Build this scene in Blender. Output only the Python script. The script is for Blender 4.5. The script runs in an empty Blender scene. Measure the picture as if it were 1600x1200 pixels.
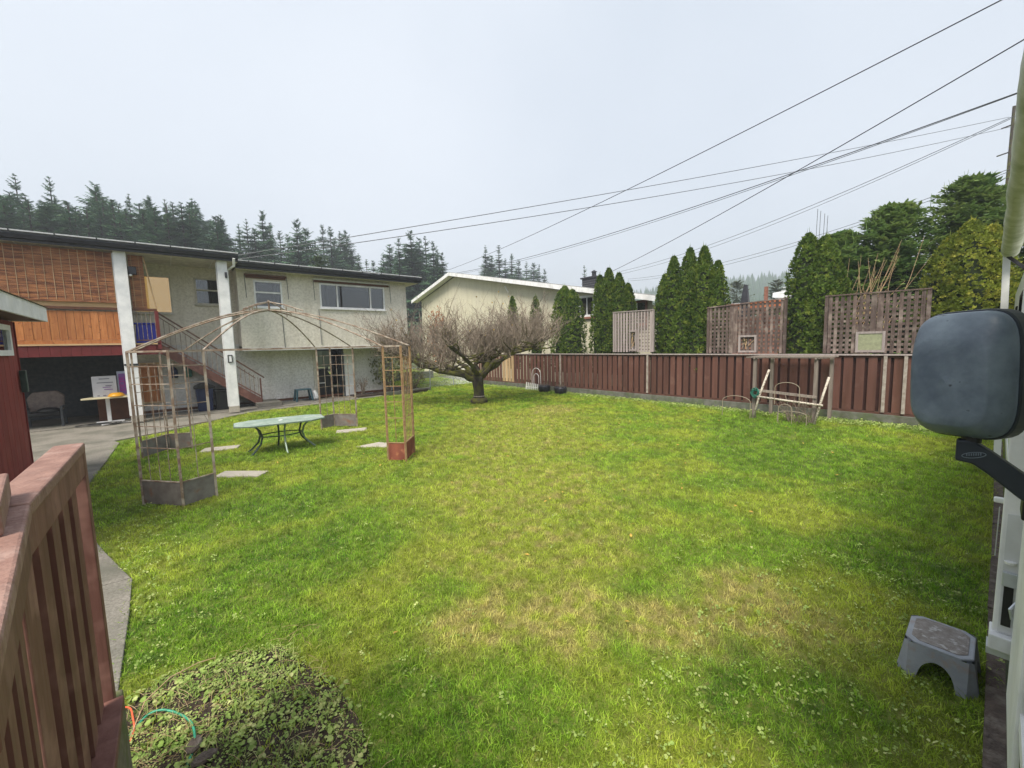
import bpy, math, random
import numpy as np
from mathutils import Vector, Matrix, Euler
random.seed(7); R=random
D=bpy.data; SC=bpy.context.scene; COL=SC.collection
rad=math.radians
# ---------------------------------------------------------------- camera
F_PX,YAW,PITCH,ROLL,EYE=640.0,rad(40),rad(5.5),rad(1.4),2.4
fw0=Vector((math.sin(YAW),math.cos(YAW),0)); rt0=Vector((math.cos(YAW),-math.sin(YAW),0)); up0=Vector((0,0,1))
fw=fw0*math.cos(PITCH)-up0*math.sin(PITCH); up1=up0*math.cos(PITCH)+fw0*math.sin(PITCH)
rt=rt0*math.cos(ROLL)-up1*math.sin(ROLL); up=up1*math.cos(ROLL)+rt0*math.sin(ROLL)
cd=D.cameras.new('camera'); cam=D.objects.new('camera',cd); COL.objects.link(cam)
m=Matrix((rt,up,-fw)).transposed().to_4x4(); m.translation=Vector((0,0,EYE)); cam.matrix_world=m
cd.sensor_width=36; cd.lens=F_PX/1600*36; cd.clip_start=.05; cd.clip_end=4000
SC.camera=cam
def ray(px,py): return rt*((px-800)/F_PX)-up*((py-600)/F_PX)+fw
def at(px,py,d):
    r=ray(px,py); return Vector((0,0,EYE))+r*(d/math.hypot(r.x,r.y))
# ---------------------------------------------------------------- world, sun, exposure
w=D.worlds.new('World'); SC.world=w; w.use_nodes=True; nt=w.node_tree; nt.nodes.clear()
def N(nt,t,**k):
    n=nt.nodes.new(t)
    for a,b in k.items(): setattr(n,a,b)
    return n
sky=N(nt,'ShaderNodeTexSky',sky_type='NISHITA'); sky.sun_disc=False; sky.sun_elevation=rad(55); sky.sun_rotation=rad(243); sky.dust_density=3; sky.air_density=1
mx=N(nt,'ShaderNodeMix',data_type='RGBA'); mx.inputs[0].default_value=.94
tc=N(nt,'ShaderNodeTexCoord'); cl=N(nt,'ShaderNodeTexNoise'); cl.inputs['Scale'].default_value=1.1; cl.inputs['Detail'].default_value=3
cr=N(nt,'ShaderNodeValToRGB'); cr.color_ramp.elements[0].position=.35; cr.color_ramp.elements[0].color=(1.68,1.84,2.06,1); cr.color_ramp.elements[1].position=.7; cr.color_ramp.elements[1].color=(2.12,2.24,2.42,1)
bg=N(nt,'ShaderNodeBackground'); bg.inputs[1].default_value=.1; wo=N(nt,'ShaderNodeOutputWorld')
L=nt.links.new
L(tc.outputs['Generated'],cl.inputs[0]); L(cl.outputs[0],cr.inputs[0]); L(sky.outputs[0],mx.inputs[6]); L(cr.outputs[0],mx.inputs[7]); L(mx.outputs[2],bg.inputs[0]); L(bg.outputs[0],wo.inputs[0])
sd=D.lights.new('sun','SUN'); sun=D.objects.new('sun',sd); COL.objects.link(sun); sd.energy=1.5; sd.angle=rad(24); sd.color=(1,.93,.82)
az=rad(243); el=rad(55)  # direction towards the sun
sdir=Vector((math.sin(az)*math.cos(el),math.cos(az)*math.cos(el),math.sin(el)))
sun.rotation_euler=sdir.to_track_quat('Z','Y').to_euler()
SC.view_settings.view_transform='Standard'; SC.view_settings.look='None'; SC.view_settings.exposure=2.12; SC.view_settings.gamma=1; SC.view_settings.use_curve_mapping=False
SC.cycles.max_bounces=6; SC.cycles.transparent_max_bounces=12; SC.cycles.volume_bounces=0
# ---------------------------------------------------------------- materials
def M(name,c1,c2=None,scale=5,rough=.75,bump=0,bscale=None,metal=0,stretch=(1,1,1),rnd=0,lo=.35,hi=.65,c3=None,scale3=1,lo3=.5,hi3=.7,spec=.35,world=False,detail=5,bstretch=None,transl=0,coat=0):
    mt=D.materials.new(name); mt.use_nodes=True; nt=mt.node_tree; L=nt.links.new
    b=nt.nodes['Principled BSDF']; b.inputs['Roughness'].default_value=rough; b.inputs['Metallic'].default_value=metal; b.inputs['Specular IOR Level'].default_value=spec
    if coat: b.inputs['Coat Weight'].default_value=coat; b.inputs['Coat Roughness'].default_value=.1
    c1=tuple(c1)+(1,); b.inputs[0].default_value=c1
    oi=N(nt,'ShaderNodeObjectInfo')
    if world: src=N(nt,'ShaderNodeNewGeometry').outputs['Position']
    else:
        tc=N(nt,'ShaderNodeTexCoord'); ml=N(nt,'ShaderNodeVectorMath',operation='SCALE'); ml.inputs[0].default_value=(37,53,71); L(oi.outputs['Random'],ml.inputs['Scale'])
        ad=N(nt,'ShaderNodeVectorMath',operation='ADD'); L(tc.outputs['Object'],ad.inputs[0]); L(ml.outputs[0],ad.inputs[1]); src=ad.outputs[0]
    def coords(st):
        mp=N(nt,'ShaderNodeMapping'); mp.inputs['Scale'].default_value=st; L(src,mp.inputs[0]); return mp.outputs[0]
    def noise(sc,st,lo,hi,det=detail):
        n=N(nt,'ShaderNodeTexNoise'); n.inputs['Scale'].default_value=sc; n.inputs['Detail'].default_value=det; n.inputs['Roughness'].default_value=.6; L(coords(st),n.inputs[0])
        r=N(nt,'ShaderNodeMapRange'); r.inputs[1].default_value=lo; r.inputs[2].default_value=hi; L(n.outputs[0],r.inputs[0]); return n,r
    col=None
    if c2 is not None:
        n,r=noise(scale,stretch,lo,hi); x=N(nt,'ShaderNodeMix',data_type='RGBA'); x.inputs[6].default_value=c1; x.inputs[7].default_value=tuple(c2)+(1,); L(r.outputs[0],x.inputs[0]); col=x.outputs[2]
    if c3 is not None:
        n,r=noise(scale3,(1,1,1),lo3,hi3,3); x=N(nt,'ShaderNodeMix',data_type='RGBA'); x.inputs[7].default_value=tuple(c3)+(1,); L(col,x.inputs[6]); L(r.outputs[0],x.inputs[0]); col=x.outputs[2]
    if rnd:
        h=N(nt,'ShaderNodeHueSaturation'); r=N(nt,'ShaderNodeMapRange'); r.inputs[3].default_value=1-rnd; r.inputs[4].default_value=1+rnd; L(oi.outputs['Random'],r.inputs[0]); L(r.outputs[0],h.inputs['Value'])
        if col: L(col,h.inputs['Color'])
        else: h.inputs['Color'].default_value=c1
        col=h.outputs[0]
    if col: L(col,b.inputs[0])
    if bump:
        n=N(nt,'ShaderNodeTexNoise'); n.inputs['Scale'].default_value=bscale or scale*3; n.inputs['Detail'].default_value=4; L(coords(bstretch or stretch),n.inputs[0])
        bm=N(nt,'ShaderNodeBump'); bm.inputs['Strength'].default_value=1; bm.inputs['Distance'].default_value=bump; L(n.outputs[0],bm.inputs['Height']); L(bm.outputs[0],b.inputs['Normal'])
    if transl:
        tr=N(nt,'ShaderNodeBsdfTranslucent'); ms=N(nt,'ShaderNodeMixShader'); ms.inputs[0].default_value=transl; tr.inputs[0].default_value=c1
        if col: L(col,tr.inputs[0])
        L(b.outputs[0],ms.inputs[1]); L(tr.outputs[0],ms.inputs[2]); L(ms.outputs[0],nt.nodes['Material Output'].inputs[0])
    return mt
def streaks(mt,amt,z0,z1):
    nt=mt.node_tree; L=nt.links.new; b=nt.nodes['Principled BSDF']; src=b.inputs[0].links[0].from_socket
    g=N(nt,'ShaderNodeNewGeometry'); mp=N(nt,'ShaderNodeMapping'); mp.inputs['Scale'].default_value=(2.6,2.6,.28); n=N(nt,'ShaderNodeTexNoise'); n.inputs['Scale'].default_value=1.3; n.inputs['Detail'].default_value=5; L(g.outputs['Position'],mp.inputs[0]); L(mp.outputs[0],n.inputs[0])
    r=N(nt,'ShaderNodeMapRange'); r.inputs[1].default_value=.48; r.inputs[2].default_value=.75; r.inputs[3].default_value=0; r.inputs[4].default_value=amt; L(n.outputs[0],r.inputs[0])
    x=N(nt,'ShaderNodeMix',data_type='RGBA'); x.blend_type='MULTIPLY'; x.inputs[7].default_value=(.55,.52,.42,1); L(r.outputs[0],x.inputs[0]); L(src,x.inputs[6]); L(x.outputs[2],b.inputs[0])
def glassmat(name,tint=(.55,.6,.62),ior=2.1,rough=.02):
    mt=D.materials.new(name); mt.use_nodes=True; nt=mt.node_tree; nt.nodes.remove(nt.nodes['Principled BSDF']); L=nt.links.new
    t=N(nt,'ShaderNodeBsdfTransparent'); t.inputs[0].default_value=tuple(tint)+(1,); g=N(nt,'ShaderNodeBsdfGlossy'); g.inputs['Roughness'].default_value=rough
    f=N(nt,'ShaderNodeFresnel'); f.inputs[0].default_value=ior; x=N(nt,'ShaderNodeMixShader'); L(f.outputs[0],x.inputs[0]); L(t.outputs[0],x.inputs[1]); L(g.outputs[0],x.inputs[2]); L(x.outputs[0],nt.nodes['Material Output'].inputs[0]); return mt
m_stucco=M('stucco',(.76,.715,.63),(.54,.50,.43),13,.9,.015,40,lo=.40,hi=.72,detail=6,c3=(.66,.61,.53),scale3=.7,lo3=.5,hi3=.8)
m_stuccolow=M('stucco_lower',(.72,.71,.69),(.47,.46,.44),13,.9,.015,40,lo=.40,hi=.70,detail=6,c3=(.60,.585,.56),scale3=.8,lo3=.5,hi3=.8)
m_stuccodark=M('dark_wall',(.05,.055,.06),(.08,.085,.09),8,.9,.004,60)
m_redwall=M('red_siding',(.26,.04,.035),(.19,.028,.025),6,.75,.003,60,stretch=(1,1,.15),c3=(.27,.06,.05),scale3=1.2)
m_redwood=M('red_fascia',(.15,.02,.02),(.11,.016,.016),6,.7,.002,40)
m_brownrail=M('brown_paint',(.18,.084,.066),(.125,.054,.042),9,.7,.004,30,stretch=(1,1,.12),c3=(.25,.13,.105),scale3=5,rnd=.12)
m_cap=M('weathered_brown_cap',(.29,.17,.135),(.18,.095,.075),14,.7,.006,60,c3=(.36,.24,.20),scale3=7,lo3=.5,hi3=.65)
m_fence=M('fence_brown',(.135,.06,.045),(.10,.042,.032),5,.75,.003,40,stretch=(1,1,.1),rnd=.16,c3=(.16,.085,.065),scale3=2.2,lo3=.56,hi3=.75)
m_fencedark=M('fence_dark',(.035,.012,.010),(.05,.018,.014),6,.8,rnd=.2)
m_newwood=M('new_cedar',(.50,.36,.22),(.40,.26,.14),6,.7,.002,30,stretch=(3,3,.3),rnd=.15)
m_grey=M('weathered_wood',(.14,.10,.088),(.075,.053,.046),7,.9,.004,40,stretch=(3,3,.25),rnd=.3,c3=(.235,.19,.165),scale3=3)
m_greylight=M('weathered_light',(.36,.31,.30),(.26,.22,.21),7,.9,.004,40,stretch=(3,3,.25),rnd=.12)
m_postpale=M('pale_post',(.40,.36,.32),(.25,.21,.18),9,.8)
m_orange=M('orange_cedar',(.50,.20,.065),(.36,.12,.035),7,.6,.002,30,stretch=(3,3,.3),rnd=.14,c3=(.20,.06,.02),scale3=9,lo3=.62,hi3=.72)
m_palewood=M('pale_beam',(.62,.42,.22),(.5,.32,.16),6,.6,stretch=(.3,3,3))
m_white=M('white_paint',(.84,.84,.84),(.66,.67,.68),3,.45,.001,20,c3=(.6,.6,.58),scale3=2,lo3=.6,hi3=.8)
m_whitedull=M('white_dull',(.66,.67,.68),(.55,.56,.56),6,.5)
m_cream=M('cream_soffit',(.62,.58,.50),(.42,.40,.35),5,.8)
m_gutter=M('dark_gutter',(.022,.022,.028),(.04,.04,.048),5,.35)
m_drip=M('roof_drip_edge',(.55,.56,.58),(.40,.41,.43),14,.4)
m_roof=M('roofing_felt',(.20,.20,.20),(.28,.28,.28),8,.9,.003,80)
m_conc=M('concrete',(.27,.25,.215),(.15,.137,.115),38,.9,.006,90,c3=(.10,.10,.078),scale3=1.1,lo3=.42,hi3=.72,world=True)
m_concwall=M('concrete_wall',(.17,.17,.15),(.10,.11,.085),5,.9,.006,60,c3=(.09,.12,.05),scale3=2,lo3=.5,hi3=.7)
m_slabstone=M('stone_slab',(.44,.40,.34),(.34,.31,.26),8,.9,.004,60)
m_joint=M('joint',(.05,.05,.04),rough=1)
m_soil=M('soil',(.065,.045,.032),(.03,.022,.016),18,.95,.03,40,world=True)
m_rust=M('rusty_metal',(.27,.20,.15),(.18,.115,.08),16,.75,.002,80,metal=.1,c3=(.38,.33,.27),scale3=6,lo3=.45,hi3=.6)
m_rustpanel=M('grey_panel',(.20,.185,.17),(.14,.12,.11),7,.7,.002,50,c3=(.21,.10,.055),scale3=4,lo3=.58,hi3=.75)
m_rustred=M('rust_red_panel',(.27,.085,.05),(.16,.045,.03),5,.8,.003,50,stretch=(1,1,.35),c3=(.45,.20,.10),scale3=4,lo3=.55,hi3=.75)
m_goldrust=M('golden_rust',(.42,.29,.15),(.28,.16,.09),14,.7,.001,60,metal=.2)
m_greenmetal=M('green_metal',(.03,.05,.045),(.05,.08,.07),8,.4,metal=.3)
m_greenlight=M('green_grey_metal',(.20,.26,.21),(.14,.19,.15),10,.4,metal=.3)
m_tabletop=M('dimpled_glass',(.36,.46,.40),(.28,.37,.32),5,.22,.0015,160,spec=.6,c3=(.46,.54,.48),scale3=3)
m_blue=M('blue_plastic',(.012,.02,.42),rough=.35,spec=.5)
m_navy=M('navy_plastic',(.012,.022,.075),(.01,.015,.05),4,.4,spec=.4)
m_black=M('black',(.012,.012,.013),(.02,.02,.02),6,.5)
m_teal=M('teal_plastic',(.04,.10,.13),(.03,.08,.10),4,.45)
m_greenplastic=M('green_plastic',(.02,.14,.10),rough=.45)
m_yellow=M('yellow_plastic',(.75,.36,.02),rough=.35)
m_tabcream=M('cream_top',(.72,.64,.42),rough=.4)
m_brownboard=M('brown_board',(.13,.05,.025),(.09,.035,.018),4,.6)
m_boxwhite=M('white_card',(.62,.62,.66),(.56,.56,.60),5,.7)
m_boxblue=M('lilac_card',(.42,.46,.62),rough=.7)
m_magenta=M('magenta_print',(.45,.03,.30),rough=.7); m_ink=M('ink',(.12,.12,.16),rough=.7); m_purple=M('purple_print',(.24,.10,.36),rough=.7)
m_fabric=M('pinkish_fabric',(.22,.18,.16),(.15,.12,.11),12,.9,.004,80)
m_bark=M('bark',(.075,.062,.05),(.035,.028,.022),10,.95,.02,16,stretch=(1,1,.35),c3=(.085,.085,.02),scale3=2.5,lo3=.48,hi3=.62)
m_moss=M('mossy_bark',(.085,.07,.052),(.04,.032,.025),9,.95,.02,14,c3=(.12,.12,.025),scale3=3.5,lo3=.45,hi3=.6)
m_twig=M('twig',(.235,.19,.15),(.14,.11,.085),2,.9)
m_conbark=M('conifer_bark',(.07,.055,.045),(.04,.03,.025),4,.95,.02,10)
def leafmat(name,a,b,c,scale=.8,sc3=4,transl=.25,rnd=.2,lo3=.5,hi3=.66): return M(name,a,b,scale,.65,rnd=rnd,world=True,c3=c,scale3=sc3,lo3=lo3,hi3=hi3,transl=transl,detail=3,spec=.2)
m_conifer=leafmat('conifer_needles',(.045,.105,.058),(.07,.145,.072),(.12,.20,.09),.25,1.2,.15)
m_cedar=leafmat('cedar_foliage',(.125,.20,.032),(.06,.115,.02),(.24,.30,.05),1.5,5,.25,.1)
m_cedary=leafmat('cedar_foliage_yellowish',(.23,.27,.036),(.13,.18,.026),(.38,.37,.06),1.5,5,.25,.1)
m_hemlock=leafmat('hemlock_foliage',(.14,.25,.08),(.20,.28,.08),(.30,.37,.12),.8,3,.2,.1)
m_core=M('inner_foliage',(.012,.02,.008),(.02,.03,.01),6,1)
m_rustleaf=leafmat('orange_leaf',(.42,.14,.04),(.5,.2,.06),(.3,.08,.03),3,7)
m_shrub=leafmat('shrub_leaf',(.10,.13,.05),(.16,.17,.07),(.22,.19,.09),3,7)
m_clover=leafmat('clover_leaf',(.36,.47,.13),(.20,.31,.065),(.56,.58,.25),3,14,.3,.2)
m_yleaf=M('yellow_leaf',(.5,.36,.06),(.35,.2,.05),30,.8)
m_glass=glassmat('window_glass'); m_glassclear=glassmat('clear_glass',(.85,.9,.88),1.45)
m_curtain=M('curtain',(.30,.30,.32),(.18,.18,.2),14,.9,stretch=(1,1,.05))
m_darkroom=M('dark_room',(.02,.02,.022),rough=1)
m_windowglow=M('orange_reflection_glow',(.85,.50,.18),(.70,.36,.10),2,.7,stretch=(1,1,.3)); 
b=m_windowglow.node_tree.nodes['Principled BSDF']; b.inputs['Emission Color'].default_value=(1,.55,.16,1); b.inputs['Emission Strength'].default_value=.3  # slight emission imitates the orange reflection of bamboo and wood in the pane
m_yellowwall=M('yellow_stucco',(.60,.57,.44),(.53,.50,.37),20,.9,.006,50,c3=(.52,.49,.38),scale3=.5)
m_brick=M('brick_sill',(.30,.14,.10),(.20,.09,.06),12,.9)
m_mirror=M('mirror_plastic',(.07,.095,.13),(.14,.18,.22),9,.42,.0012,55,c3=(.03,.036,.045),scale3=18,lo3=.665,hi3=.70,spec=.5)
m_mirrordark=M('mirror_dark',(.016,.022,.032),(.025,.032,.042),8,.45)
m_rv=M('rv_cream',(.66,.66,.60),(.55,.57,.48),4,.35,c3=(.42,.47,.34),scale3=2.2,lo3=.52,hi3=.75)
m_rvdark=M('rv_dark_skirt',(.02,.028,.026),(.035,.05,.04),4,.25,spec=.6)
m_awnfab=M('mossy_awning_cover',(.62,.63,.57),(.42,.45,.34),7,.6,.006,14,stretch=(.6,1,1),c3=(.20,.25,.11),scale3=3,lo3=.5,hi3=.75)
m_alu=M('aluminium',(.55,.58,.62),(.45,.48,.52),8,.35,metal=.5)
m_stool=M('grey_stool_plastic',(.32,.34,.38),(.26,.28,.315),9,.6,.0015,90,c3=(.30,.27,.26),scale3=14,lo3=.55,hi3=.7)
m_stooldirt=M('dirty_stool_top',(.27,.25,.24),(.18,.155,.14),22,.8,.003,120,c3=(.40,.39,.39),scale3=18,lo3=.55,hi3=.66)
m_kerb=M('old_timber_kerb',(.13,.10,.08),(.075,.06,.05),14,.95,.012,50,c3=(.20,.17,.14),scale3=9,world=True)
m_hose=M('green_hose',(.05,.36,.22),(.03,.22,.13),30,.35); m_cord=M('orange_cord',(.75,.12,.05),rough=.5)
m_wire=M('cable_black',(.035,.037,.042),rough=.6); m_wirel=M('cable_grey',(.10,.11,.12),rough=.6)
m_birch=M('birch_pole',(.55,.50,.42),(.18,.14,.11),26,.8,.003,30,lo=.5,hi=.6)
m_hoop=M('pale_tube',(.30,.26,.19),rough=.6)
m_bamboo=D.materials.new('bamboo'); m_bamboo.use_nodes=True
def _bamboo():
    nt=m_bamboo.node_tree; L=nt.links.new; b=nt.nodes['Principled BSDF']; b.inputs['Roughness'].default_value=.6
    g=N(nt,'ShaderNodeNewGeometry'); n=N(nt,'ShaderNodeTexNoise'); n.inputs['Scale'].default_value=1
    mp=N(nt,'ShaderNodeMapping'); mp.inputs['Scale'].default_value=(2.5,2.5,28); L(g.outputs['Position'],mp.inputs[0]); L(mp.outputs[0],n.inputs[0])
    r=N(nt,'ShaderNodeValToRGB'); r.color_ramp.elements[0].position=.35; r.color_ramp.elements[0].color=(.12,.035,.012,1); r.color_ramp.elements[1].position=.68; r.color_ramp.elements[1].color=(.42,.17,.06,1)
    L(n.outputs[0],r.inputs[0]); L(r.outputs[0],b.inputs[0])
_bamboo()
for mt_,a_ in ((m_stucco,.28),(m_stuccolow,.3),(m_yellowwall,.3),(m_fence,.8),(m_white,.3),(m_redwall,.5),(m_concwall,.7)): streaks(mt_,a_,0,0)
# ---------------------------------------------------------------- mesh helpers
WL={}
def wloc(o): return WL.get(o.name,Vector((0,0,0))) if o else Vector((0,0,0))
class MB:
    def __init__(s): s.v=[];s.f=[]
    def add(s,vs,fs):
        n=len(s.v); s.v+= [tuple(v) for v in vs]; s.f+=[tuple(i+n for i in f) for f in fs]; return s
    def box(s,x0,x1,y0,y1,z0,z1):
        return s.add([(x0,y0,z0),(x1,y0,z0),(x1,y1,z0),(x0,y1,z0),(x0,y0,z1),(x1,y0,z1),(x1,y1,z1),(x0,y1,z1)],[(0,3,2,1),(4,5,6,7),(0,1,5,4),(1,2,6,5),(2,3,7,6),(3,0,4,7)])
    def bar(s,a,b,w,h,upv=(0,0,1)):
        a=Vector(a);b=Vector(b);d=(b-a).normalized();u=Vector(upv); sd=d.cross(u)
        if sd.length<1e-4: sd=d.cross(Vector((1,0,0)))
        sd.normalize(); u=sd.cross(d); vs=[]
        for p in (a,b):
            for i,j in ((-1,-1),(1,-1),(1,1),(-1,1)): vs.append(p+sd*(w/2*i)+u*(h/2*j))
        return s.add(vs,[(0,1,2,3),(7,6,5,4),(0,4,5,1),(1,5,6,2),(2,6,7,3),(3,7,4,0)])
    def tube(s,pts,r,n=6,caps=True):
        pts=[Vector(p) for p in pts]; k=len(pts); rs=r if isinstance(r,(list,tuple)) else [r]*k; base=len(s.v)
        ref=None
        for i,p in enumerate(pts):
            d=(pts[min(i+1,k-1)]-pts[max(i-1,0)]).normalized()
            if ref is None: ref=d.orthogonal().normalized()
            ref=(ref-d*ref.dot(d)); ref=ref.normalized() if ref.length>1e-5 else d.orthogonal().normalized()
            q=d.cross(ref)
            for j in range(n):
                a=2*math.pi*j/n; s.v.append(tuple(p+(ref*math.cos(a)+q*math.sin(a))*rs[i]))
        for i in range(k-1):
            for j in range(n):
                j2=(j+1)%n; s.f.append((base+i*n+j,base+i*n+j2,base+(i+1)*n+j2,base+(i+1)*n+j))
        if caps: s.f.append(tuple(base+j for j in reversed(range(n)))); s.f.append(tuple(base+(k-1)*n+j for j in range(n)))
        return s
    def prism(s,poly,a,b,axis=2):
        n=len(poly)
        def mk(p,h):
            return (p[0],p[1],h) if axis==2 else ((p[0],h,p[1]) if axis==1 else (h,p[0],p[1]))
        vs=[mk(p,a) for p in poly]+[mk(p,b) for p in poly]
        return s.add(vs,[tuple(reversed(range(n))),tuple(range(n,2*n))]+[(i,(i+1)%n,n+(i+1)%n,n+i) for i in range(n)])
    def lathe(s,c,prof,n=16):
        base=len(s.v); c=Vector(c)
        for r,z in prof:
            for j in range(n):
                a=2*math.pi*j/n; s.v.append((c.x+r*math.cos(a),c.y+r*math.sin(a),c.z+z))
        k=len(prof)
        for i in range(k-1):
            for j in range(n):
                j2=(j+1)%n; s.f.append((base+i*n+j,base+i*n+j2,base+(i+1)*n+j2,base+(i+1)*n+j))
        s.f.append(tuple(base+j for j in reversed(range(n)))); s.f.append(tuple(base+(k-1)*n+j for j in range(n)))
        return s
    def mesh(s,name,mat,off=None,smooth=False):
        me=D.meshes.new(name); o=off or Vector((0,0,0))
        me.from_pydata([(v[0]-o.x,v[1]-o.y,v[2]-o.z) for v in s.v],[],s.f); me.materials.append(mat); me.update()
        if smooth: me.polygons.foreach_set('use_smooth',[True]*len(me.polygons))
        return me
    def build(s,name,mat,parent=None,smooth=False,bevel=0,local=False,kind=None,loc=None):
        pl=Vector((0,0,0)) if local else (wloc(parent) if loc is None else Vector(loc))
        o=D.objects.new(name,s.mesh(name,mat,pl,smooth)); COL.objects.link(o)
        if parent: o.parent=parent; WL[o.name]=wloc(parent)
        elif loc is not None: o.location=loc; WL[o.name]=Vector(loc)
        if bevel:
            md=o.modifiers.new('bevel','BEVEL'); md.width=bevel; md.segments=2; md.limit_method='ANGLE'
        if kind: o['kind']=kind
        return o
def tag(o,label,cat,group=None,kind=None):
    if label: o['label']=label
    if cat: o['category']=cat
    if group: o['group']=group
    if kind: o['kind']=kind
    return o
def thing(name,label,cat,loc=(0,0,0),group=None,rotz=0,kind=None):
    o=D.objects.new(name,None); COL.objects.link(o); o.location=loc; o.rotation_euler=(0,0,rotz); o.empty_display_size=.1; WL[o.name]=Vector(loc)
    return tag(o,label,cat,group,kind)
def struct(o): o['kind']='structure'; return o
def piece(name,me,parent,loc,rot=None,scale=None,label=None):
    o=D.objects.new(name,me); COL.objects.link(o); o.parent=parent; o.location=Vector(loc)-wloc(parent); WL[o.name]=Vector(loc)
    if rot: o.rotation_euler=rot
    if scale: o.scale=scale
    if label: o['label']=label
    return o
def bx(*a): return MB().box(*a)
def wallholes(x0,x1,y0,y1,z0,z1,holes,axis='x'):
    """wall slab along x (thickness y0..y1) with rectangular holes (x0,x1,z0,z1)."""
    xs=sorted({x0,x1}|{h[i] for h in holes for i in (0,1)}); zs=sorted({z0,z1}|{h[i] for h in holes for i in (2,3)})
    def hole(x,z): return any(h[0]<x<h[1] and h[2]<z<h[3] for h in holes) or not(x0<x<x1 and z0<z<z1)
    b=MB()
    def q(*p): b.add(p,[(0,1,2,3)])
    for i in range(len(xs)-1):
        for j in range(len(zs)-1):
            a,c,e,g=xs[i],xs[i+1],zs[j],zs[j+1]; mxx,mz=(a+c)/2,(e+g)/2
            if hole(mxx,mz): continue
            q((a,y0,e),(c,y0,e),(c,y0,g),(a,y0,g)); q((c,y1,e),(a,y1,e),(a,y1,g),(c,y1,g))
            if hole(a-.001,mz): q((a,y1,e),(a,y0,e),(a,y0,g),(a,y1,g))
            if hole(c+.001,mz): q((c,y0,e),(c,y1,e),(c,y1,g),(c,y0,g))
            if hole(mxx,e-.001): q((a,y1,e),(c,y1,e),(c,y0,e),(a,y0,e))
            if hole(mxx,g+.001): q((a,y0,g),(c,y0,g),(c,y1,g),(a,y1,g))
    if axis=='y': b.v=[(y,x,z) for x,y,z in b.v]; b.f=[tuple(reversed(f)) for f in b.f]
    return b
def ring(b,x0,x1,z0,z1,y0,y1,t):
    b.box(x0,x1,y0,y1,z0,z0+t); b.box(x0,x1,y0,y1,z1-t,z1); b.box(x0,x0+t,y0,y1,z0+t,z1-t); b.box(x1-t,x1,y0,y1,z0+t,z1-t); return b
# ---------------------------------------------------------------- ground
def sm(t): t=min(max(t,0),1); return t*t*(3-2*t)
def hgt(x,y):
    d=math.hypot(x,y); h=-.05
    h+=6*sm((d-48)/50)*sm((y*1.0-x*.1-20)/60)
    h+=40*sm((d-230)/260)*(1+.12*math.sin(x*.011+2)+.08*math.sin(y*.017))
    return h
g=MB(); na=120; rr=[0,3,8,15,25,40,55,70,85,100,130,170,230,280,330,380,430,500,620,800,1100]
for r_ in rr:
    for j in range(na):
        a=2*math.pi*j/na; x,y=r_*math.sin(a),r_*math.cos(a); g.v.append((x,y,hgt(x,y)))
for i in range(len(rr)-1):
    for j in range(na):
        j2=(j+1)%na; g.f.append((i*na+j,(i+1)*na+j,(i+1)*na+j2,i*na+j2))
m_ground=M('rough_ground',(.06,.09,.03),(.08,.08,.04),.6,1,world=True)
struct(g.build('ground',m_ground,smooth=True))
LAWN=[(-.42,-4),(-.42,3.9),(-.44,5.0),(-.44,5.8),(-.72,6.8),(-.99,7.9),(-1.2,9.2),(-1.24,10.6),(-1.18,12.5),(-1.1,15.2),(-.2,16.0),(1.0,17.1),(1.7,18.0),(2.4,18.5),(4.7,18.9),(8.2,19.4),(10.0,19.2),(11.2,20.2),(10.6,21.5),(10.6,40),(17,40),(15.9,27),(14.9,21),(14.85,-4)]
BED=[(-.41,1.2),(-.41,3.72),(-.2,3.86),(-.02,3.80),(.25,3.78),(.52,3.62),(.62,3.3),(.74,2.95),(.77,2.5),(.70,2.1),(.66,1.2)]
m_lawn=D.materials.new('lawn_turf'); m_blade=D.materials.new('grass_blade')
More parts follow.
